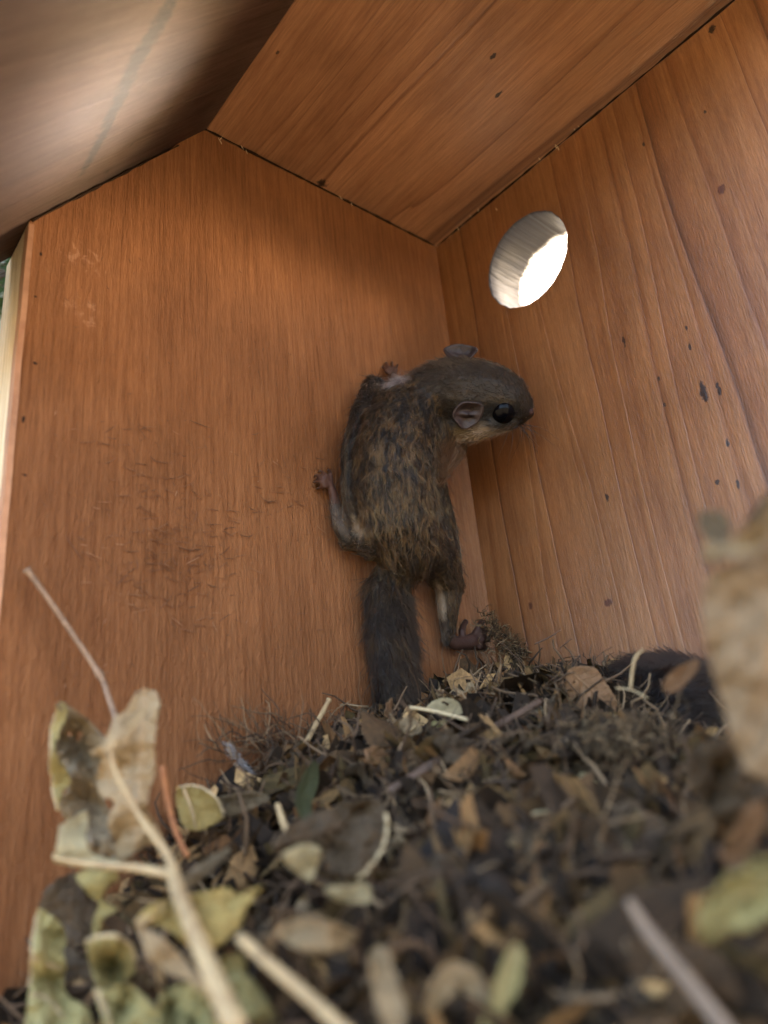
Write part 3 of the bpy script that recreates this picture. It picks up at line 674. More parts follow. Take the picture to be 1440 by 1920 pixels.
def leaf_geo(ctrl, hw, nh, curl=.8, wave=.06, rag=.10, n=30, m_=14, seed=0, blunt=.62, twist=0.0, holes=()):
    pts = spline(ctrl, max(2, n // (len(ctrl) - 1))); n = len(pts) - 1; vs, fs, uv = [], [], []; prev = None
    for i, p in enumerate(pts):
        T = (pts[min(i + 1, n)] - pts[max(i - 1, 0)]).normalized(); u = i / n
        Nn = nh - T * nh.dot(T); Nn = Nn.normalized() if Nn.length > 1e-4 else (prev or Vector((0, 0, 1))); prev = Nn
        Nn = Quaternion(T, twist * (u - .5)) @ Nn; B = T.cross(Nn)
        prof_ = max(.0, math.sin(math.pi * min(1, (u * .97 + .015)) ** .85)) ** blunt
        for j in range(m_ + 1):
            v = j / m_ * 2 - 1
            ww = hw * prof_ * (1 + rag * (noise.noise(Vector((u * 9, math.copysign(3, v), seed))) + .6 * noise.noise(Vector((u * 26, math.copysign(5, v), seed)))) * abs(v))
            cc = curl * (1 + .35 * noise.noise(Vector((u * 2.5, seed, 9))))
            if abs(cc) < 1e-3: cc = 1e-3
            a = v * cc; q = p + B * (math.sin(a) / cc * ww) + Nn * ((1 - math.cos(a)) / cc * ww)
            q = q + Nn * (wave * (noise.noise(Vector((u * 4 + seed, v * 1.6, 2))) * 1.6 + .7 * noise.noise(Vector((u * 11, v * 5, seed)))) * (.3 + abs(v)))
            vs.append(q); uv.append((u, j / m_))
    for i in range(n):
        for j in range(m_):
            a = i * (m_ + 1) + j; f = (a, a + 1, a + m_ + 2, a + m_ + 1); uc, vc = (i + .5) / n, (j + .5) / m_
            if any((uc - hu) ** 2 / hr[0] ** 2 + (vc - hv) ** 2 / hr[1] ** 2 < 1 for hu, hv, hr in holes): continue
            fs.append(f)
    return vs, fs, uv, pts
def set_uv(o, uv):
    l = o.data.uv_layers.new(name='UVMap'); idx = np.empty(len(o.data.loops), int); o.data.loops.foreach_get('vertex_index', idx)
    l.data.foreach_set('uv', np.array(uv)[idx].ravel())
def leaf(label, ctrl, hwpx, mat, nh=None, rib=True, ribmat='straw', ribr=2.2, petiole=None, t0=None, name='dry_leaf', cat='leaf', **k):
    C3 = [P(*c) for c in ctrl]; mid = C3[len(C3) // 2]; hw = px(hwpx, mid)
    nh = (-fw) if nh is None else (rt * nh[0] + up * nh[1] - fw * nh[2]).normalized()
    lr_seed = lr.uniform(0, 50); vs, fs, uv, pts = leaf_geo(C3, hw, nh, seed=lr_seed, **k)
    e = empty(name, tuple(mid), label=label, cat=cat)
    o = mesh('blade', vs, fs, LM[mat], e, smooth=True); set_uv(o, uv); md = o.modifiers.new('t', 'SOLIDIFY'); md.thickness = .022 * S; md.offset = 0
    if rib:
        rp = pts[:int(len(pts) * .93)]; rp = [p + nh * .012 for p in rp]
        if petiole: rp = [P(*c) for c in petiole] + rp
        v_, f_ = tube_geo(rp, lerps([px(ribr, mid), px(ribr, mid) * .35], len(rp)), 6); mesh('midrib', v_, f_, SM[ribmat], e, smooth=True)
    return e
def twig(label, ctrl, rpx, mat, name='twig', cat='twig', nodes=(), wall=False, jitter=.08, branches=()):
    C3 = [W(*c) if wall else P(*c) for c in ctrl]; pts = spline(C3, 9); mid = C3[len(C3) // 2]
    rr = lerps([px(r, mid) for r in rpx], len(pts)); rr = [r * (1 + jitter * noise.noise(Vector((i * .9, len(label), 0)))) for i, r in enumerate(rr)]
    for k_, amt in nodes:
        for d in (-1, 0, 1):
            i = min(len(pts) - 1, max(0, int(k_ * (len(pts) - 1)) + d)); rr[i] *= 1 + amt * (1 if d == 0 else .4)
    v_, f_ = tube_geo(pts, rr, 10, jitter=.05)
    for bc, br in branches:
        bp = spline([W(*c) if wall else P(*c) for c in bc], 7); tube_geo(bp, lerps([px(r, mid) for r in br], len(bp)), 8, v_, f_)
    o = mesh(name, v_, f_, SM[mat], smooth=True); tag(o, label, cat); return o

# left foreground group
twig('thick straw coloured leaf stalk forking at the lower left of the nest', [(206, 1372, 14.4), (214, 1440, 14.1), (262, 1530, 13.6), (316, 1606, 12.9), (330, 1660, 12.2), (372, 1765, 10.8), (445, 1935, 9.4)], [3, 5, 6, 8, 13, 14, 17], 'straw', name='leaf_stalk', cat='stalk', nodes=((.58, .25),),
     branches=[([(322, 1640, 12.6), (262, 1628, 13.0), (215, 1624, 13.3), (150, 1617, 13.7), (100, 1608, 13.9)], [9, 8, 6, 6, 3]), ([(207, 1430, 14.2), (222, 1400, 14.3), (250, 1362, 14.5), (272, 1335, 14.7)], [4, 3, 3, 2])])
from mathutils.geometry import delaunay_2d_cdt
def sheet(label, poly, mat, depths, sc_=2.0, org=(0, 1200), relief=.16, rim=None, ribs=(), axis=None, step=5.0, cup=0.0, holes=()):
    """a dry leaf of its own outline: poly in photo pixels, depths = [(x, y, t)] gives the leaf's lie in space; crumpled, with real thickness"""
    cv_ = lambda x, y: (org[0] + x / sc_, org[1] + y / sc_)
    pp = [Vector(cv_(*p)) for p in poly]; dd = [(*cv_(x, y), t) for x, y, t in depths]; sd = lr.uniform(0, 60)
    n0 = len(pp); ring_ = []
    for i in range(n0):
        a, b = pp[i], pp[(i + 1) % n0]; pa, nb = pp[i - 1], pp[(i + 2) % n0]; k = max(1, int((b - a).length / 4))
        for j in range(k):
            t = j / k; q = .5 * (2 * a + (b - pa) * t + (2 * pa - 5 * a + 4 * b - nb) * t * t + (3 * a - pa - 3 * b + nb) * t ** 3)
            q = a.lerp(b, t) * .35 + q * .65; w1 = noise.noise(Vector((q.x * .11, q.y * .11, sd))) * 3.2; w2 = noise.noise(Vector((q.x * .4, q.y * .4, sd))) * 1.3
            ring_.append(q + Vector((w1 + w2, w1 - w2)))
    def inside(x, y, P_):
        c = False; j = len(P_) - 1
        for i in range(len(P_)):
            if (P_[i].y > y) != (P_[j].y > y) and x < (P_[j].x - P_[i].x) * (y - P_[i].y) / (P_[j].y - P_[i].y) + P_[i].x: c = not c
            j = i
        return c
    us = [p.x for p in ring_]; vs_ = [p.y for p in ring_]; pts2 = list(ring_); y = min(vs_)
    while y < max(vs_):
        x = min(us)
        while x < max(us):
            q = Vector((x + nr0.uniform(-1, 1), y + nr0.uniform(-1, 1)))
            if inside(q.x, q.y, ring_) and min((q - r).length for r in ring_[::2]) > step * .5: pts2.append(q)
            x += step
        y += step
    ed = [(i, (i + 1) % len(ring_)) for i in range(len(ring_))]
    V2, _, F2, *_ = delaunay_2d_cdt(pts2, ed, [], 0, 1e-5)
    F2 = [f for f in F2 if inside(sum(V2[i].x for i in f) / 3, sum(V2[i].y for i in f) / 3, ring_)]
    hl = [(*cv_(hx, hy), hr / sc_) for hx, hy, hr in holes]
    if hl: F2 = [f for f in F2 if all((Vector((sum(V2[i].x for i in f) / 3, sum(V2[i].y for i in f) / 3)) - Vector((hx, hy))).length * (1 + .5 * noise.noise(Vector((V2[f[0]].x * .15, V2[f[0]].y * .15, 3)))) > hr for hx, hy, hr in hl)]
    cx = sum(us) / len(us); cy = sum(vs_) / len(vs_); ext_ = max(max(us) - min(us), max(vs_) - min(vs_))
    def dep(q):
        ww = [1 / ((q.x - a) ** 2 + (q.y - b) ** 2 + 60) for a, b, _ in dd]; t = sum(w_ * d[2] for w_, d in zip(ww, dd)) / sum(ww)
        e_ = min((q - r).length for r in ring_[::2]) / ext_
        n_ = noise.noise(Vector((q.x * .022, q.y * .022, sd))) * 1.5 + noise.noise(Vector((q.x * .07, q.y * .07, sd + 5))) * .55 + noise.noise(Vector((q.x * .2, q.y * .2, sd + 9))) * .16
        return t + relief * n_ - cup * math.exp(-e_ * 9)
    Vs = [P(q.x, q.y, dep(q)) for q in V2]; mid = P(cx, cy, dep(Vector((cx, cy))))
    e = empty('dry_leaf', tuple(mid), label=label, cat='leaf')
    # outline orientation facing the viewer
    Fs = []
    for f in F2:
        a, b, c = (Vs[i] for i in f); Fs.append(tuple(f) if (b - a).cross(c - a).dot(mid - CAM) < 0 else tuple(f[::-1]))
    o = mesh('blade', Vs, Fs, LM[mat], e, smooth=True)
    ax = Vector((cv_(*axis[1])[0] - cv_(*axis[0])[0], cv_(*axis[1])[1] - cv_(*axis[0])[1])) if axis else Vector((0, 1)); A0 = Vector(cv_(*axis[0])) if axis else Vector((cx, min(vs_)))
    L = ax.length if axis else (max(vs_) - min(vs_)); ax.normalize(); pr = Vector((-ax.y, ax.x))
    set_uv(o, [((q - A0).dot(ax) / L, .5 + (q - A0).dot(pr) / L) for q in V2]); md = o.modifiers.new('t', 'SOLIDIFY'); md.thickness = .025 * S; md.offset = 0
    for rb in ribs:
        c3 = [P(*cv_(x, y_), dep(Vector(cv_(x, y_))) - .03) for x, y_ in rb]; sp3 = spline(c3, 6)
        v_, f_ = tube_geo(sp3, lerps([.05, .02], len(sp3)), 6); mesh('midrib', v_, f_, SM['straw'], e, smooth=True)
    if rim:
        k = len(ring_); i0, i1 = int(rim[0] * k), int(rim[1] * k); c3 = [P(q.x, q.y, dep(q) - .01) for q in ring_[i0:i1]]
        v_, f_ = tube_geo(c3, [rim[2]] * len(c3), 6); mesh('rim', v_, f_, SM['pale'], e, smooth=True)
    return e
nr0 = random.Random(4)
sheet('tall pale tan leaf with a broken left edge, held up by the forked stalk', [(430,290),(480,255),(500,205),(540,185),(585,195),(600,240),(590,310),(578,400),(582,500),(560,560),(555,640),(600,720),(625,790),(560,765),(500,800),(470,840),(440,840),(430,760),(405,680),(430,605),(385,590),(365,545),(370,490),(385,440),(335,420),(380,400),(410,340)], 'tan', [(430,400,14.2),(500,600,14.0),(590,300,15.0),(540,190,15.3),(365,500,14.9),(440,830,14.3)], ribs=[[(420,410),(470,330),(545,255)]], axis=((540,190),(500,840)))
sheet('grey brown rolled leaf standing behind the tall tan leaf', [(210,245),(235,230),(255,245),(285,265),(330,300),(375,345),(400,370),(385,440),(365,500),(385,590),(405,640),(420,720),(435,800),(440,835),(350,830),(300,790),(250,690),(215,600),(250,560),(270,520),(245,480),(205,430),(200,380),(235,320),(240,280)], 'grey', [(230,240,15.6),(320,420,16.6),(400,380,15.9),(300,600,16.5),(430,800,15.4),(250,520,15.9)], relief=.25, axis=((240,240),(360,830)), holes=[(262,350,9),(300,352,10),(296,370,7)])
sheet('pale green rolled margin along the far left of the grey brown leaf', [(210,245),(235,235),(250,260),(240,310),(212,370),(208,420),(238,470),(264,520),(262,545),(232,572),(218,640),(205,600),(192,500),(187,420),(190,340),(208,290)], 'olive', [(215,260,15.5),(190,420,15.2),(262,530,15.7),(210,600,15.4)], relief=.08, axis=((220,240),(215,640)), rim=(.55, .98, .02))
sheet('cream leaf flap folded up at the left tip of the forked stalk', [(200,800),(213,770),(220,710),(255,675),(325,645),(330,700),(318,745),(338,795),(380,815),(448,830),(450,862),(340,858),(215,836),(198,822)], 'pale', [(200,810,13.9),(320,660,14.8),(340,800,14.1),(440,845,13.5)], relief=.06, axis=((440,845),(200,790)))
sheet('round dark brown leaf low against the wall at lower left', [(148,1000),(165,940),(200,905),(270,875),(340,880),(372,940),(378,1000),(360,1060),(345,1130),(260,1160),(240,1080),(205,1045)], 'brown', [(160,980,15.2),(350,900,15.6),(260,1100,15.0)], relief=.12, axis=((270,875),(260,1160)))
sheet('wide olive leaf curling up the bottom left corner, torn with dark holes', [(140,1005),(152,1010),(205,1045),(240,1085),(245,1140),(235,1180),(250,1230),(235,1290),(262,1340),(330,1380),(350,1440),(372,1540),(105,1540),(113,1300),(120,1150),(133,1060)], 'olive', [(140,1010,13.8),(120,1200,13.2),(230,1100,14.0),(240,1250,13.6),(150,1500,12.4),(340,1450,12.8)], relief=.2, axis=((145,1005),(200,1540)), ribs=[[(125,1190),(180,1215),(235,1235)], [(115,1330),(180,1350),(240,1420)]], rim=(.80, .99, .022))
sheet('scrap of brown leaf bridging the holes at the bottom left', [(240,1160),(265,1150),(290,1170),(325,1180),(345,1230),(340,1290),(300,1270),(250,1290),(235,1240)], 'brown', [(240,1160,14.2),(340,1280,13.8)], relief=.2)
sheet('small ragged pale green leaf under the forked stalk', [(285,880),(330,860),(430,870),(440,900),(400,930),(385,970),(400,990),(445,1010),(420,1030),(390,1040),(375,1090),(352,1115),(350,1050),(372,990),(345,960),(310,930),(290,905)], 'olive', [(300,890,13.9),(430,890,13.6),(360,1100,14.0)], relief=.14, axis=((300,870),(360,1115)))
sheet('light green cupped leaf with a bent over top near the bottom left', [(328,1135),(370,1110),(440,1112),(490,1145),(505,1200),(492,1262),(440,1292),(375,1304),(350,1250),(332,1190)], 'olive', [(335,1140,12.2),(430,1115,12.0),(430,1220,13.2),(360,1290,12.2),(495,1200,12.4)], relief=.10, rim=(.0, .42, .03), axis=((400,1112),(400,1300)))
sheet('broad olive leaf along the bottom edge left of the thick stalk', [(352,1302),(400,1312),(480,1290),(530,1330),(600,1390),(650,1440),(680,1540),(400,1540),(385,1420)], 'olive', [(360,1310,12.0),(480,1300,11.8),(640,1450,11.0),(420,1500,11.2)], relief=.3, axis=((360,1310),(620,1540)), ribs=[[(365,1312),(395,1390),(415,1460),(425,1530)]])
sheet('large tan yellow leaf with a ragged right tip behind the thick stalk', [(510,1055),(560,1000),(610,980),(690,960),(780,945),(850,930),(900,960),(940,930),(985,925),(920,1010),(900,1070),(860,1110),(820,1150),(760,1170),(700,1140),(640,1090),(560,1060),(530,1075)], 'yellow', [(520,1060,11.5),(700,960,12.1),(960,930,12.0),(820,1140,11.4)], relief=.16, axis=((510,1060),(960,930)), ribs=[[(515,1058),(560,1040),(600,1010),(625,975)]])
sheet('narrow tan leaf strip folded in front of the large yellow leaf', [(508,1052),(530,1068),(600,1110),(690,1195),(765,1285),(805,1350),(705,1280),(620,1245),(560,1190),(528,1110)], 'tan', [(510,1055,11.2),(640,1170,10.9),(800,1345,10.4)], relief=.06, axis=((508,1052),(805,1350)))
sheet('dull green leaf mass at the bottom between the two pale stalks', [(600,1340),(700,1290),(800,1330),(880,1240),(950,1280),(1010,1370),(1080,1540),(640,1540)], 'olive', [(620,1360,11.2),(880,1250,11.4),(1000,1500,10.2),(700,1500,10.4)], relief=.55, holes=[(820,1400,30),(930,1440,26)], axis=((880,1240),(850,1540)))
sheet('crumpled yellow green leaf below the pale straw stalk', [(690,1290),(760,1270),(820,1200),(900,1180),(930,1240),(880,1300),(800,1340),(720,1330)], 'yellow', [(700,1300,11.9),(900,1190,12.0),(820,1320,11.4)], relief=.3)
sheet('round olive leaf with a pale rim leaning on the back wall', [(665,552),(720,545),(770,560),(815,600),(838,655),(805,690),(740,715),(690,700),(670,650),(660,600)], 'yellow', [(670,560,17.2),(830,650,17.2),(740,710,16.8)], relief=.10, rim=(.02, .45, .03), ribs=[[(690,560),(720,640),(735,710)]], axis=((690,550),(740,715)))
sheet('small rolled tan leaf lying along the foot of the back wall', [(820,600),(860,580),(940,568),(990,578),(1012,600),(940,632),(860,662),(832,640)], 'grey', [(830,620,17.6),(1000,590,18.0)], relief=.10, cup=.12, axis=((820,620),(1010,595)))
sheet('dusty grey leaf sliver lying low behind the thick stalk', [(680,890),(720,858),(790,815),(850,778),(866,800),(810,852),(745,905),(690,935)], 'grey', [(690,900,13.3),(860,790,13.9)], relief=.10, axis=((680,910),(860,790)))
sheet('large dark brown curled leaf in the lower middle with a pale chip below', [(1020,760),(1080,700),(1180,650),(1300,610),(1420,590),(1452,700),(1425,800),(1350,885),(1250,875),(1200,790),(1120,780),(1060,830)], 'brown', [(1040,760,12.9),(1300,620,13.9),(1440,700,13.4),(1340,870,12.4),(1250,740,13.6)], relief=.25, rim=(.42, .66, .035), axis=((1030,770),(1430,650)))
sheet('cream leaf chip under the left tip of the large dark curled leaf', [(1065,800),(1130,770),(1200,780),(1195,850),(1160,905),(1110,872),(1070,840)], 'pale', [(1070,810,12.0),(1190,860,12.2)], relief=.10)
sheet('cream leaf strip right of the cream leaf chip', [(1220,930),(1290,922),(1380,915),(1392,982),(1300,985),(1230,958)], 'pale', [(1230,940,11.4),(1380,950,11.6)], relief=.12)
sheet('pinkish tan leaf out of focus in the bottom middle', [(1040,1085),(1130,1040),(1230,1055),(1335,1095),(1300,1155),(1180,1175),(1080,1140)], 'tan', [(1060,1090,10.4),(1320,1110,10.6),(1180,1160,10.0)], relief=.14, cup=.1)
R4 = dict(sc_=1.8, org=(640, 1150))
sheet('cream notched leaf curled at the foot of the squirrel tail', [(160,335),(190,362),(222,348),(268,372),(268,430),(235,470),(205,515),(165,525),(150,475),(118,460),(145,410),(178,390)], 'tan', [(170,345,20.4),(260,400,20.3),(190,500,19.4)], relief=.12, ribs=[[(250,380),(200,430),(180,515)]], axis=((250,380),(175,520)), **R4)
sheet('square brown leaf standing upright below the second squirrel', [(765,190),(850,180),(898,240),(932,300),(922,332),(840,342),(775,310),(755,240)], 'rust', [(770,200,21.7),(925,310,21.2)], relief=.08, axis=((765,190),(925,330)), **R4)
sheet('long boat shaped brown leaf lying across the middle right', [(600,712),(640,682),(720,665),(800,672),(900,664),(960,680),(1012,716),(980,730),(890,735),(830,760),(780,745),(720,770),(680,795),(640,800),(598,770)], 'rust', [(610,740,13.4),(800,680,14.0),(1000,715,13.9),(680,790,13.1)], relief=.12, rim=(.06, .50, .025), axis=((600,750),(1010,715)), **R4)
sheet('tan wedge of leaf under the boat shaped brown leaf', [(820,765),(900,750),(990,780),(1070,800),(1060,850),(960,870),(880,840),(830,820)], 'tan', [(830,780,12.6),(1060,820,12.7)], relief=.2, axis=((820,790),(1060,825)), **R4)
sheet('large tan leaf standing very close at the right edge', [(1326,1090),(1352,1062),(1400,1050),(1500,1010),(1540,1200),(1530,1480),(1450,1470),(1400,1446),(1372,1385),(1346,1290),(1326,1215),(1318,1140)], 'bark', [(1330,1090,9.5),(1400,1250,9.0),(1500,1100,9.3),(1440,1460,8.9),(1340,1250,9.3)], relief=.10, sc_=1, org=(0, 0), axis=((1420,1050),(1450,1470)), step=9)
sheet('brown torn leaf behind the lower end of the right edge leaf', [(1300,1400),(1380,1380),(1460,1420),(1500,1520),(1440,1570),(1350,1540),(1290,1470)], 'brown', [(1300,1430,10.6),(1480,1500,10.2)], relief=.3, sc_=1, org=(0, 0), step=9)
twig('reddish orange bare stem behind the tall tan leaf', [(304, 1436, 15.8), (314, 1500, 15.6), (330, 1560, 15.3), (352, 1606, 15.0)], [6, 6, 5, 4], 'orange')
twig('thin brown jointed twig leaning across the back wall at the left', [(50, 1067, .35), (78, 1105, .45), (120, 1165, .6), (186, 1264, .95), (203, 1305, 1.3), (222, 1362, 1.9)], [6, 5.5, 5.5, 6, 5.5, 6], 'weathered', nodes=((.60, .35), (0, .3)), wall=True, branches=[([(186, 1264, .95), (192, 1262, .95), (196, 1265, .9)], [4, 3, 2])])
twig('short pale cut stalk poking up beside the squirrel tail', [(617, 1312, 1.15), (600, 1344, 1.25), (584, 1374, 1.4), (560, 1418, 1.9)], [4.5, 5, 5, 5.5], 'straw', wall=True, nodes=((.02, .25), (.5, .12)))
leaf('narrow dark green leaf standing in the litter below the pale stalk', [(592, 1428, 17.6), (576, 1470, 17.2), (568, 1510, 16.8), (590, 1560, 16.4)], 20, 'green', nh=(.4, .2, 1), curl=.9, wave=.05, rag=.08, rib=False)
leaf('small cream leaf right of the squirrel tail with a pale stick over it', [(800, 1330, 20.6), (836, 1326, 20.6), (872, 1334, 20.6)], 17, 'pale', nh=(0, .7, 1), curl=.5, wave=.05, rag=.2, rib=False)
twig('pale flat stick lying over the small cream leaf', [(768, 1326, 20.2), (815, 1334, 20.0), (878, 1350, 19.7)], [3.5, 3.5, 4], 'pale')
twig('long dark brown twig slanting up across the middle of the nest', [(728, 1486, 16.6), (800, 1440, 17.4), (880, 1392, 18.4), (960, 1346, 19.5), (1012, 1316, 20.2)], [8, 9, 9, 8, 7], 'dark')
twig('short rust orange stem crossing under the long dark twig', [(846, 1378, 18.6), (866, 1418, 18.0), (882, 1470, 17.2)], [5, 7, 8], 'orange')
twig('stubby orange stem end in the middle of the litter', [(900, 1540, 14.6), (928, 1575, 14.3), (954, 1612, 14.0)], [5, 7, 8], 'orange')
twig('pale straw stalk out of focus at the bottom, slanting right', [(450, 1758, 10.4), (520, 1820, 9.9), (590, 1880, 9.4), (660, 1945, 8.9)], [11, 12, 12, 13], 'straw', name='straw_stalk', cat='stalk')
twig('grey out of focus stick at the lower right', [(1178, 1688, 9.0), (1225, 1760, 8.6), (1290, 1840, 8.2), (1375, 1950, 7.7)], [8, 14, 14, 15], 'grey')
leaf('crumpled tan leaf curl above the large tan leaf', [(1322, 1048, 9.6), (1368, 1036, 9.3), (1412, 1010, 9.1), (1460, 930, 9.0)], 34, 'tan', nh=(-.1, .6, 1), curl=1.0, wave=.12, rag=.25, twist=.6)
leaf('small grey leaf curl at the top of the right foreground leaves', [(1318, 960, 9.8), (1338, 990, 9.7), (1350, 1035, 9.6)], 30, 'grey', nh=(-.1, .2, 1), curl=.8, wave=.08, rag=.1, rib=False)
leaf('dark brown leaf tip at the right edge above the large tan leaf', [(1400, 1010, 9.6), (1436, 960, 9.5), (1475, 900, 9.4)], 26, 'brown', nh=(0, .2, 1), curl=.8, wave=.05, rag=.1, rib=False)
leaf('small rusty leaf tip beside the fur of the second squirrel', [(1246, 1296, 14.2), (1275, 1268, 14.1), (1310, 1240, 14.0)], 17, 'rust', nh=(0, .4, 1), curl=.7, wave=.04, rag=.1, rib=False)
leaf('pale green leaf out of focus at the lower right edge', [(1322, 1760, 8.6), (1370, 1700, 8.5), (1420, 1660, 8.4), (1480, 1610, 8.3)], 52, 'olive', nh=(-.2, .6, 1), curl=.8, wave=.22, rag=.35)
leaf('orange brown leaf scrap above the pale green leaf on the right', [(1360, 1620, 9.3), (1396, 1560, 9.2), (1432, 1500, 9.1)], 24, 'rust', nh=(0, .3, 1), curl=.7, wave=.06, rag=.2, rib=False)
leaf('tall olive leaf blade out of focus at the bottom centre', [(970, 1770, 9.6), (950, 1830, 9.3), (925, 1890, 9.0), (900, 1960, 8.7)], 26, 'olive', nh=(.3, .3, 1), curl=.8, wave=.05, rag=.12)
leaf('beige curled leaf at the bottom centre left', [(700, 1782, 9.8), (718, 1840, 9.4), (735, 1900, 9.0), (745, 1960, 8.8)], 30, 'tan', nh=(.3, .3, 1), curl=1.0, wave=.08, rag=.2)
leaf('beige arched leaf at the bottom beside the beige curled leaf', [(800, 1900, 9.2), (840, 1830, 9.3), (890, 1850, 9.3), (905, 1930, 9.0)], 24, 'tan', nh=(0, .3, 1), curl=.7, wave=.08, rag=.2)
leaf('small cream leaf chip right of the orange stem end', [(1085, 1452, 15.4), (1110, 1470, 15.3), (1130, 1478, 15.2)], 12, 'pale', nh=(0, .5, 1), curl=.6, wave=.03, rag=.2, rib=False)
leaf('pointed tan leaf scrap left of the small cream chip', [(1044, 1408, 16.6), (1036, 1440, 16.4), (1018, 1468, 16.2)], 14, 'tan', nh=(.2, .4, 1), curl=.6, wave=.03, rag=.3, rib=False)
twig('small dry stick standing below the green leaf', [(520, 1508, 16.4), (532, 1545, 16.0), (548, 1578, 15.6)], [5, 7, 6], 'straw')

# small leaves of the heap: individual copies of a few kinds
kinds = []
for i, (mat_, hw, L, cu_) in enumerate([('brown', .42, 1.6, .8), ('brown', .3, 1.2, 1.2), ('tan', .3, 1.1, 1.0), ('rust', .3, 1.3, .9), ('olive', .33, 1.3, .9), ('grey', .32, 1.4, 1.1), ('brown', .5, 1.5, .6), ('rust', .25, .9, 1.3)]):
    c3 = [Vector((-L / 2, 0, 0)), Vector((-L / 6, 0, .18)), Vector((L / 4, .08, .12)), Vector((L / 2, .15, -.12))]
    v_, f_, uv, _ = leaf_geo(c3, hw, Vector((0, 0, 1)), curl=cu_, wave=.24, rag=.6, n=21, m_=10, seed=i * 3.3)
    o = mesh('crumpled_leaf', v_, f_, LM[mat_], smooth=True); set_uv(o, uv); md = o.modifiers.new('t', 'SOLIDIFY'); md.thickness = .02 * S; md.offset = 0
    kinds.append(o)
nr_ = random.Random(21); used = set(); KL = ['wide dark brown crumpled leaf scrap in the heap', 'tightly rolled dark brown leaf scrap in the heap', 'light tan crumpled leaf scrap in the heap', 'rusty brown crumpled leaf scrap in the heap', 'olive crumpled leaf scrap in the heap', 'dusty grey crumpled leaf scrap in the heap', 'broad flat dark brown leaf scrap in the heap', 'tiny rolled rusty leaf scrap in the heap']
KG = ['wide dark brown leaf scraps', 'rolled dark brown leaf scraps', 'light tan leaf scraps', 'rusty leaf scraps', 'olive leaf scraps', 'grey leaf scraps', 'broad flat brown leaf scraps', 'tiny rolled rusty leaf scraps']
def in_view(p, mrg=60):
    c = p - CAM; t = c.dot(fw)
    if t < 3: return False
    u, v = 720 + c.dot(rt) / t * F_PX, 960 - c.dot(up) / t * F_PX; return -mrg < u < 1440 + mrg and v < 1920 + mrg
cnt = 0; tries = 0; scraps = []
while cnt < 220 and tries < 4000:
    tries += 1; x, y = nr_.uniform(5.5, 23.0), nr_.uniform(3, 19.4); p = Vector((x, y, Hn(x, y) + nr_.uniform(-.5, .12)))
    if not in_view(p): continue
    if (p - CAM).length < 8.5: continue
    if x < 10.5 and y > 15: continue
    k_ = nr_.choices(range(8), [4, 4, 1.4, 2, 1.3, 1.5, 3, 2])[0]; o = kinds[k_] if k_ not in used else kinds[k_].copy()
    if k_ in used: COL.objects.link(o)
    used.add(k_); o.location = p * S; o.rotation_euler = (nr_.gauss(0, .8), nr_.gauss(0, .8), nr_.uniform(0, 6.28)); s_ = nr_.uniform(.65, 1.25); o.scale = (s_,) * 3
    c_ = p - CAM; t_ = c_.dot(fw); tag(o, KL[k_], 'leaf', KG[k_]); scraps.append((o, k_, 720 + c_.dot(rt) / t_ * F_PX, 960 - c_.dot(up) / t_ * F_PX, s_)); cnt += 1

ANCH = [('forked straw stalk', 330, 1650), ('tall pale tan leaf', 260, 1480), ('rusty orange bare stem', 325, 1520), ('round olive leaf on the wall', 375, 1510), ('rolled tan leaf at the wall foot', 460, 1500), ('pale cut stalk by the tail', 590, 1370), ('narrow dark green leaf', 580, 1490),
        ('cream notched leaf below the tail', 745, 1400), ('pale flat stick by the tail', 820, 1335), ('long dark slanting twig', 860, 1410), ('rust stem under the dark twig', 865, 1430), ('square brown leaf', 1120, 1290), ('second squirrel fur', 1220, 1270), ('boat shaped brown leaf', 1090, 1560), ('stubby orange stem end', 928, 1575),
        ('large dark curled leaf', 680, 1560), ('cream chip in the lower middle', 565, 1620), ('pinkish tan leaf at bottom', 590, 1750), ('pale straw stalk at bottom', 540, 1840), ('grey stick at lower right', 1260, 1800), ('pale green leaf at lower right', 1400, 1690), ('tan leaf on the right edge', 1390, 1300),
        ('tall olive blade at bottom', 940, 1850), ('large yellow leaf', 370, 1720), ('small cream chip', 1107, 1468), ('moss tuft in the corner', 940, 1190), ('beige arched leaf at bottom', 850, 1870), ('squirrel tail tip', 740, 1320)]
KA = ['wide dark brown', 'rolled dark brown', 'light tan', 'rusty brown', 'olive', 'dusty grey', 'flat brown', 'tiny rusty']
byl = {}
for o, k_, u, v, s_ in scraps:
    n_, au, av = min(ANCH, key=lambda a: (a[1] - u) ** 2 + (a[2] - v) ** 2); du, dv = u - au, v - av
    w_ = ('right of' if du > 0 else 'left of') if abs(du) > abs(dv) else ('below' if dv > 0 else 'above'); far = 'well ' if math.hypot(du, dv) > 75 else 'just '
    o['label'] = KA[k_] + ' leaf scrap ' + far + w_ + ' the ' + n_; byl.setdefault(o['label'], []).append((o, s_))
for l, lst in byl.items():
    lst.sort(key=lambda q: q[1])
    if 1 < len(lst) < 6:
        for q, w_ in zip(lst, {2: ['smaller', 'larger'], 3: ['smallest', 'middling', 'largest'], 4: ['smallest', 'smaller', 'larger', 'largest'], 5: ['smallest', 'smaller', 'middling', 'larger', 'largest']}[len(lst)]): q[0]['label'] = w_ + ' ' + l

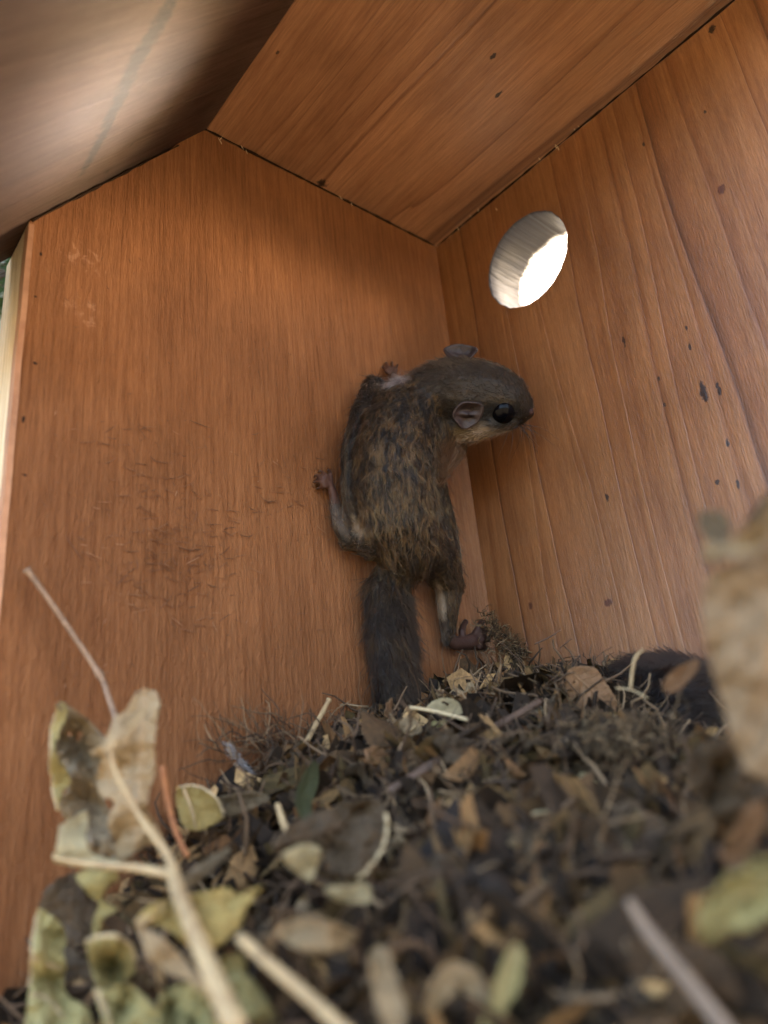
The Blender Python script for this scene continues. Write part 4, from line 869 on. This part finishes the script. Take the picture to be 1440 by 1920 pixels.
# uncountable crumbs, fibres and moss
g = NG('crumb', .85, .25); gi = g.n('NewGeometry'); ob = g.n('TexCoord').outputs['Object']; nz = g.noise(ob, 700, 3)
c = g.ramp(gi.outputs['Random Per Island'], [(0, (.010, .006, .003)), (.4, (.026, .016, .007)), (.58, (.080, .047, .019)), (.72, (.055, .040, .013)), (.84, (.20, .125, .052)), (.93, (.11, .055, .020)), (.98, (.38, .26, .12))], 'LINEAR')
g.base(g.mix(1.0, c, g.ramp(nz, [(.3, (.55, .50, .45)), (.7, (1.25, 1.1, 1.0))]), 'MULTIPLY')); m_crumb = g.m
V_, F_ = [], []
def rq(): return Quaternion((nr_.gauss(0, 1), nr_.gauss(0, 1), nr_.gauss(0, 1), nr_.gauss(0, 1))).normalized()
def spot(lo=-.25, hi=.25, near=5.5):
    while True:
        x, y = nr_.uniform(4.7, 23.5), nr_.uniform(-1, 19.8); p = Vector((x, y, Hn(x, y) + nr_.uniform(lo, hi)))
        if in_view(p) and (p - CAM).length > near: return p
for _ in range(12000):
    p = spot(-.8, .22); q = rq(); b = len(V_); L = nr_.choice([.12, .2, .35, .5, .7, .9, 1.1]) * nr_.uniform(.6, 1.2); wd = L * nr_.choice([.12, .2, .3, .45, .6]); cz = nr_.uniform(-.5, .5) * L
    n3 = [(-L, -wd * .4, 0), (-L * .9, wd * .5, cz * .3), (0, -wd, cz * .5), (0, wd * .1, cz), (nr_.uniform(-.2, .2) * L, wd, cz * .4), (L * nr_.uniform(.6, 1), -wd * .5, 0), (L, wd * .4, -cz * .5)]
    for a in n3: V_.append(p + q @ (Vector(a) + Vector((nr_.uniform(-.03, .03),) * 3)))
    F_ += [(b, b + 2, b + 3), (b, b + 3, b + 1), (b + 1, b + 3, b + 4), (b + 2, b + 5, b + 3), (b + 3, b + 5, b + 6), (b + 3, b + 6, b + 4)]
o = mesh('leaf_crumbs', V_, F_, m_crumb); tag(o, kind='stuff')
g = NG('fibre', .8, .3); gi = g.n('NewGeometry')
g.base(g.ramp(gi.outputs['Random Per Island'], [(0, (.024, .014, .007)), (.5, (.065, .037, .019)), (.8, (.11, .066, .034)), (1, (.24, .16, .085))])); m_fib = g.m
V_, F_ = [], []
def strand(p, d, L, r, bend=.5, sides=4, segs=5):
    pts = [p]; d = d.normalized()
    for i in range(segs): d = (d + Vector((nr_.gauss(0, bend), nr_.gauss(0, bend), nr_.gauss(0, bend))) * .5).normalized(); pts.append(pts[-1] + d * L / segs)
    tube_geo(pts, lerps([r, r, r * .5], len(pts)), sides, V_, F_)
for _ in range(4200):
    p = spot(-.5, .4); strand(p, Vector((nr_.gauss(0, 1), nr_.gauss(0, 1), nr_.gauss(0, .45))), nr_.uniform(.5, 2.2), nr_.choice([.012, .016, .022, .035, .05]), .7)
# rootlets feathering up the back wall left of the stalk, and the moss tuft in the corner
for _ in range(150):
    p = W(nr_.gauss(520, 55), nr_.gauss(1400, 22), nr_.uniform(.3, 1.6)); strand(p, Vector((nr_.gauss(-.5, .8), 0, nr_.gauss(.5, .5))), nr_.uniform(.5, 1.7), nr_.choice([.01, .013, .02]), .6)
for _ in range(60):
    p = W(nr_.gauss(650, 40), nr_.gauss(1380, 20), nr_.uniform(.3, 1.2)); strand(p, Vector((nr_.gauss(0, .8), 0, nr_.gauss(.6, .5))), nr_.uniform(.4, 1.3), nr_.choice([.01, .013, .02]), .6)
o = mesh('nest_fibres', V_, F_, m_fib, smooth=True); tag(o, kind='stuff')
V_, F_ = [], []
for _ in range(420):
    f = nr_.random() ** .7; u = 905 + 62 * f + nr_.gauss(0, 5 + 14 * f); v = 1148 + 80 * f + nr_.gauss(0, 5)
    p = PY(u, v, 19.4 - f * 1.2); p.x = min(p.x, XR - .15); strand(p, Vector((nr_.gauss(-.2, 1), nr_.gauss(-.3, .6), nr_.gauss(.3, .8))), nr_.uniform(.15, .55), nr_.choice([.01, .014, .022]), .9, 4, 4)
for _ in range(1500):
    x, y = nr_.uniform(19.3, 23.4), nr_.uniform(15.5, 19.7); p = Vector((x, y, Hn(x, y) + nr_.uniform(-.1, .35)))
    strand(p, Vector((nr_.gauss(0, 1), nr_.gauss(0, 1), nr_.gauss(.4, .6))), nr_.uniform(.2, .7), nr_.choice([.012, .018, .026]), .9, 4, 4)
for _ in range(260):
    p = P(nr_.gauss(1160, 60), nr_.gauss(1385, 26), nr_.gauss(15.5, .5)); strand(p, Vector((nr_.gauss(0, 1), nr_.gauss(0, 1), nr_.gauss(.2, .6))), nr_.uniform(.2, .7), nr_.choice([.012, .018, .026]), .9, 4, 4)
g = NG('moss', .9, .2); gi = g.n('NewGeometry'); g.base(g.ramp(gi.outputs['Random Per Island'], [(0, (.02, .014, .008)), (.6, (.07, .045, .022)), (1, (.19, .13, .07))])); m_moss = g.m
o = mesh('moss', V_, F_, m_moss, smooth=True); tag(o, kind='stuff')
twig('thin reddish needle leaning on the side wall above the nest', [(1002, 1208, 24.2), (1030, 1195, 24.0), (1052, 1181, 23.9)], [1.2, 1.4, 1.0], 'dark', name='needle', cat='needle')
twig('second thin needle lying right of the reddish needle', [(1050, 1215, 23.6), (1062, 1205, 23.5), (1072, 1198, 23.4)], [1.0, 1.2, 1.0], 'dark', name='needle', cat='needle')
twig('thin curved straw hanging over the second squirrel fur', [(1182, 1290, 16.5), (1186, 1255, 16.6), (1192, 1232, 16.7), (1206, 1218, 16.8)], [2.2, 2.5, 2.5, 2], 'straw', name='straw', cat='straw')
twig('fine pale straw bent under the second squirrel fur', [(1155, 1290, 17.2), (1185, 1294, 17.0), (1215, 1310, 16.8)], [1.5, 1.5, 1.2], 'pale', name='straw', cat='straw')
# downy grey feather left of the rootlets
g = NG('feather_down', .8, .2); g.base((.22, .20, .19)); m_down = g.m
fe = empty('feather', tuple(W(455, 1425, .9)), label='small grey downy feather caught in the rootlets by the back wall', cat='feather'); V_, F_ = [], []
shaft = spline([W(430, 1395, .7), W(445, 1418, .9), W(462, 1440, 1.0), W(480, 1452, 1.0)], 8)
v_, f_ = tube_geo(shaft, lerps([.03, .02], len(shaft)), 6); mesh('shaft', v_, f_, m_down, fe, smooth=True)
for p in shaft[:-6]:
    for s_ in (-1, 1):
        for _ in range(4): strand(p, rt * s_ * .8 + up * (-.5 * s_ + nr_.uniform(-.5, .5)) - fw * .3, nr_.uniform(.12, .28), .012, .5, 4, 3)
mesh('vane', V_, F_, m_down, fe, smooth=True)

# loose wood fibres stuck to the rough back board
V_, F_ = [], []
def lay_fibre(u, v, a, L, r, off=.03):
    p0 = W(u, v, off + r); d = Vector((math.cos(a), 0, math.sin(a))); cv_ = nr_.gauss(0, .10); pts = []
    for i in range(5):
        f = i / 4; pts.append(p0 + d * (L * (f - .5)) + Vector((-d.z, 0, d.x)) * (cv_ * L * (f - .5) ** 2 * 2) + Vector((0, -abs(nr_.gauss(0, .02)) - (.03 if i in (0, 4) else 0), 0)))
    tube_geo(pts, [r * .5, r, r, r, r * .4], 4, V_, F_)
KC = [(nr_.gauss(360, 130), nr_.gauss(1005, 95)) for _ in range(16)] + [(390, 1010), (330, 1000), (430, 1015), (500, 945), (250, 1110)]
for _ in range(330):
    ku, kv = nr_.choice(KC); u, v = nr_.gauss(ku, 34), nr_.gauss(kv, 24)
    if nr_.random() < .35: u, v = nr_.gauss(360, 130), nr_.gauss(1010, 110)
    if not 60 < u < 640 or v > 1400: continue
    lay_fibre(u, v, nr_.gauss(.0, .55), nr_.uniform(.12, .55), nr_.choice([.006, .009, .013]))
for _ in range(240): lay_fibre(nr_.uniform(70, 820), nr_.uniform(480, 1380), nr_.uniform(0, 3.14), nr_.uniform(.06, .2), .008)
for (u, v, a, L) in ((375, 796, -.12, .75), (232, 930, .2, .45), (140, 1030, -.9, .9), (352, 1031, -.05, .65), (560, 945, -.3, .6)): lay_fibre(u, v, a, L, .016)
g = NG('stuck_fibre', .6, .3); gi = g.n('NewGeometry'); g.base(g.ramp(gi.outputs['Random Per Island'], [(0, (.07, .028, .012)), (.6, (.13, .052, .022)), (.9, (.18, .085, .04)), (1, (.34, .19, .11))])); m_sf = g.m
o = mesh('wood_fibres', V_, F_, m_sf, smooth=True); tag(o, kind='stuff')
# pale splinters along the sawn joints
for (u, v, a, L, wall_) in ((418, 255, 1.1, .5, 0), (412, 262, 2.2, .35, 0), (455, 278, -1.1, .45, 0), (463, 284, -1.2, .35, 0), (640, 372, -1.0, .3, 0), (660, 384, -1.1, .25, 0), (1080, 232, 1.2, .6, 1), (1076, 236, 1.7, .4, 1), (1040, 270, 1.5, .5, 1), (1045, 276, 1.4, .35, 1), (1010, 296, 1.3, .3, 1), (880, 400, 1.5, .5, 1), (858, 428, 1.3, .3, 1), (897, 392, 1.8, .25, 1), (930, 392, 1.2, .2, 1)):
    V_, F_ = [], []
    if wall_: p = PX(u, v, XR - .05); d = Vector((-.15, math.cos(a), math.sin(a)))
    else: p = W(u, v, .05); d = Vector((math.cos(a), -.15, math.sin(a)))
    strand(p - d * L * .5, d, L * .8, .02, .12, 4, 3); mesh('splinter', V_, F_, m_cut, box)
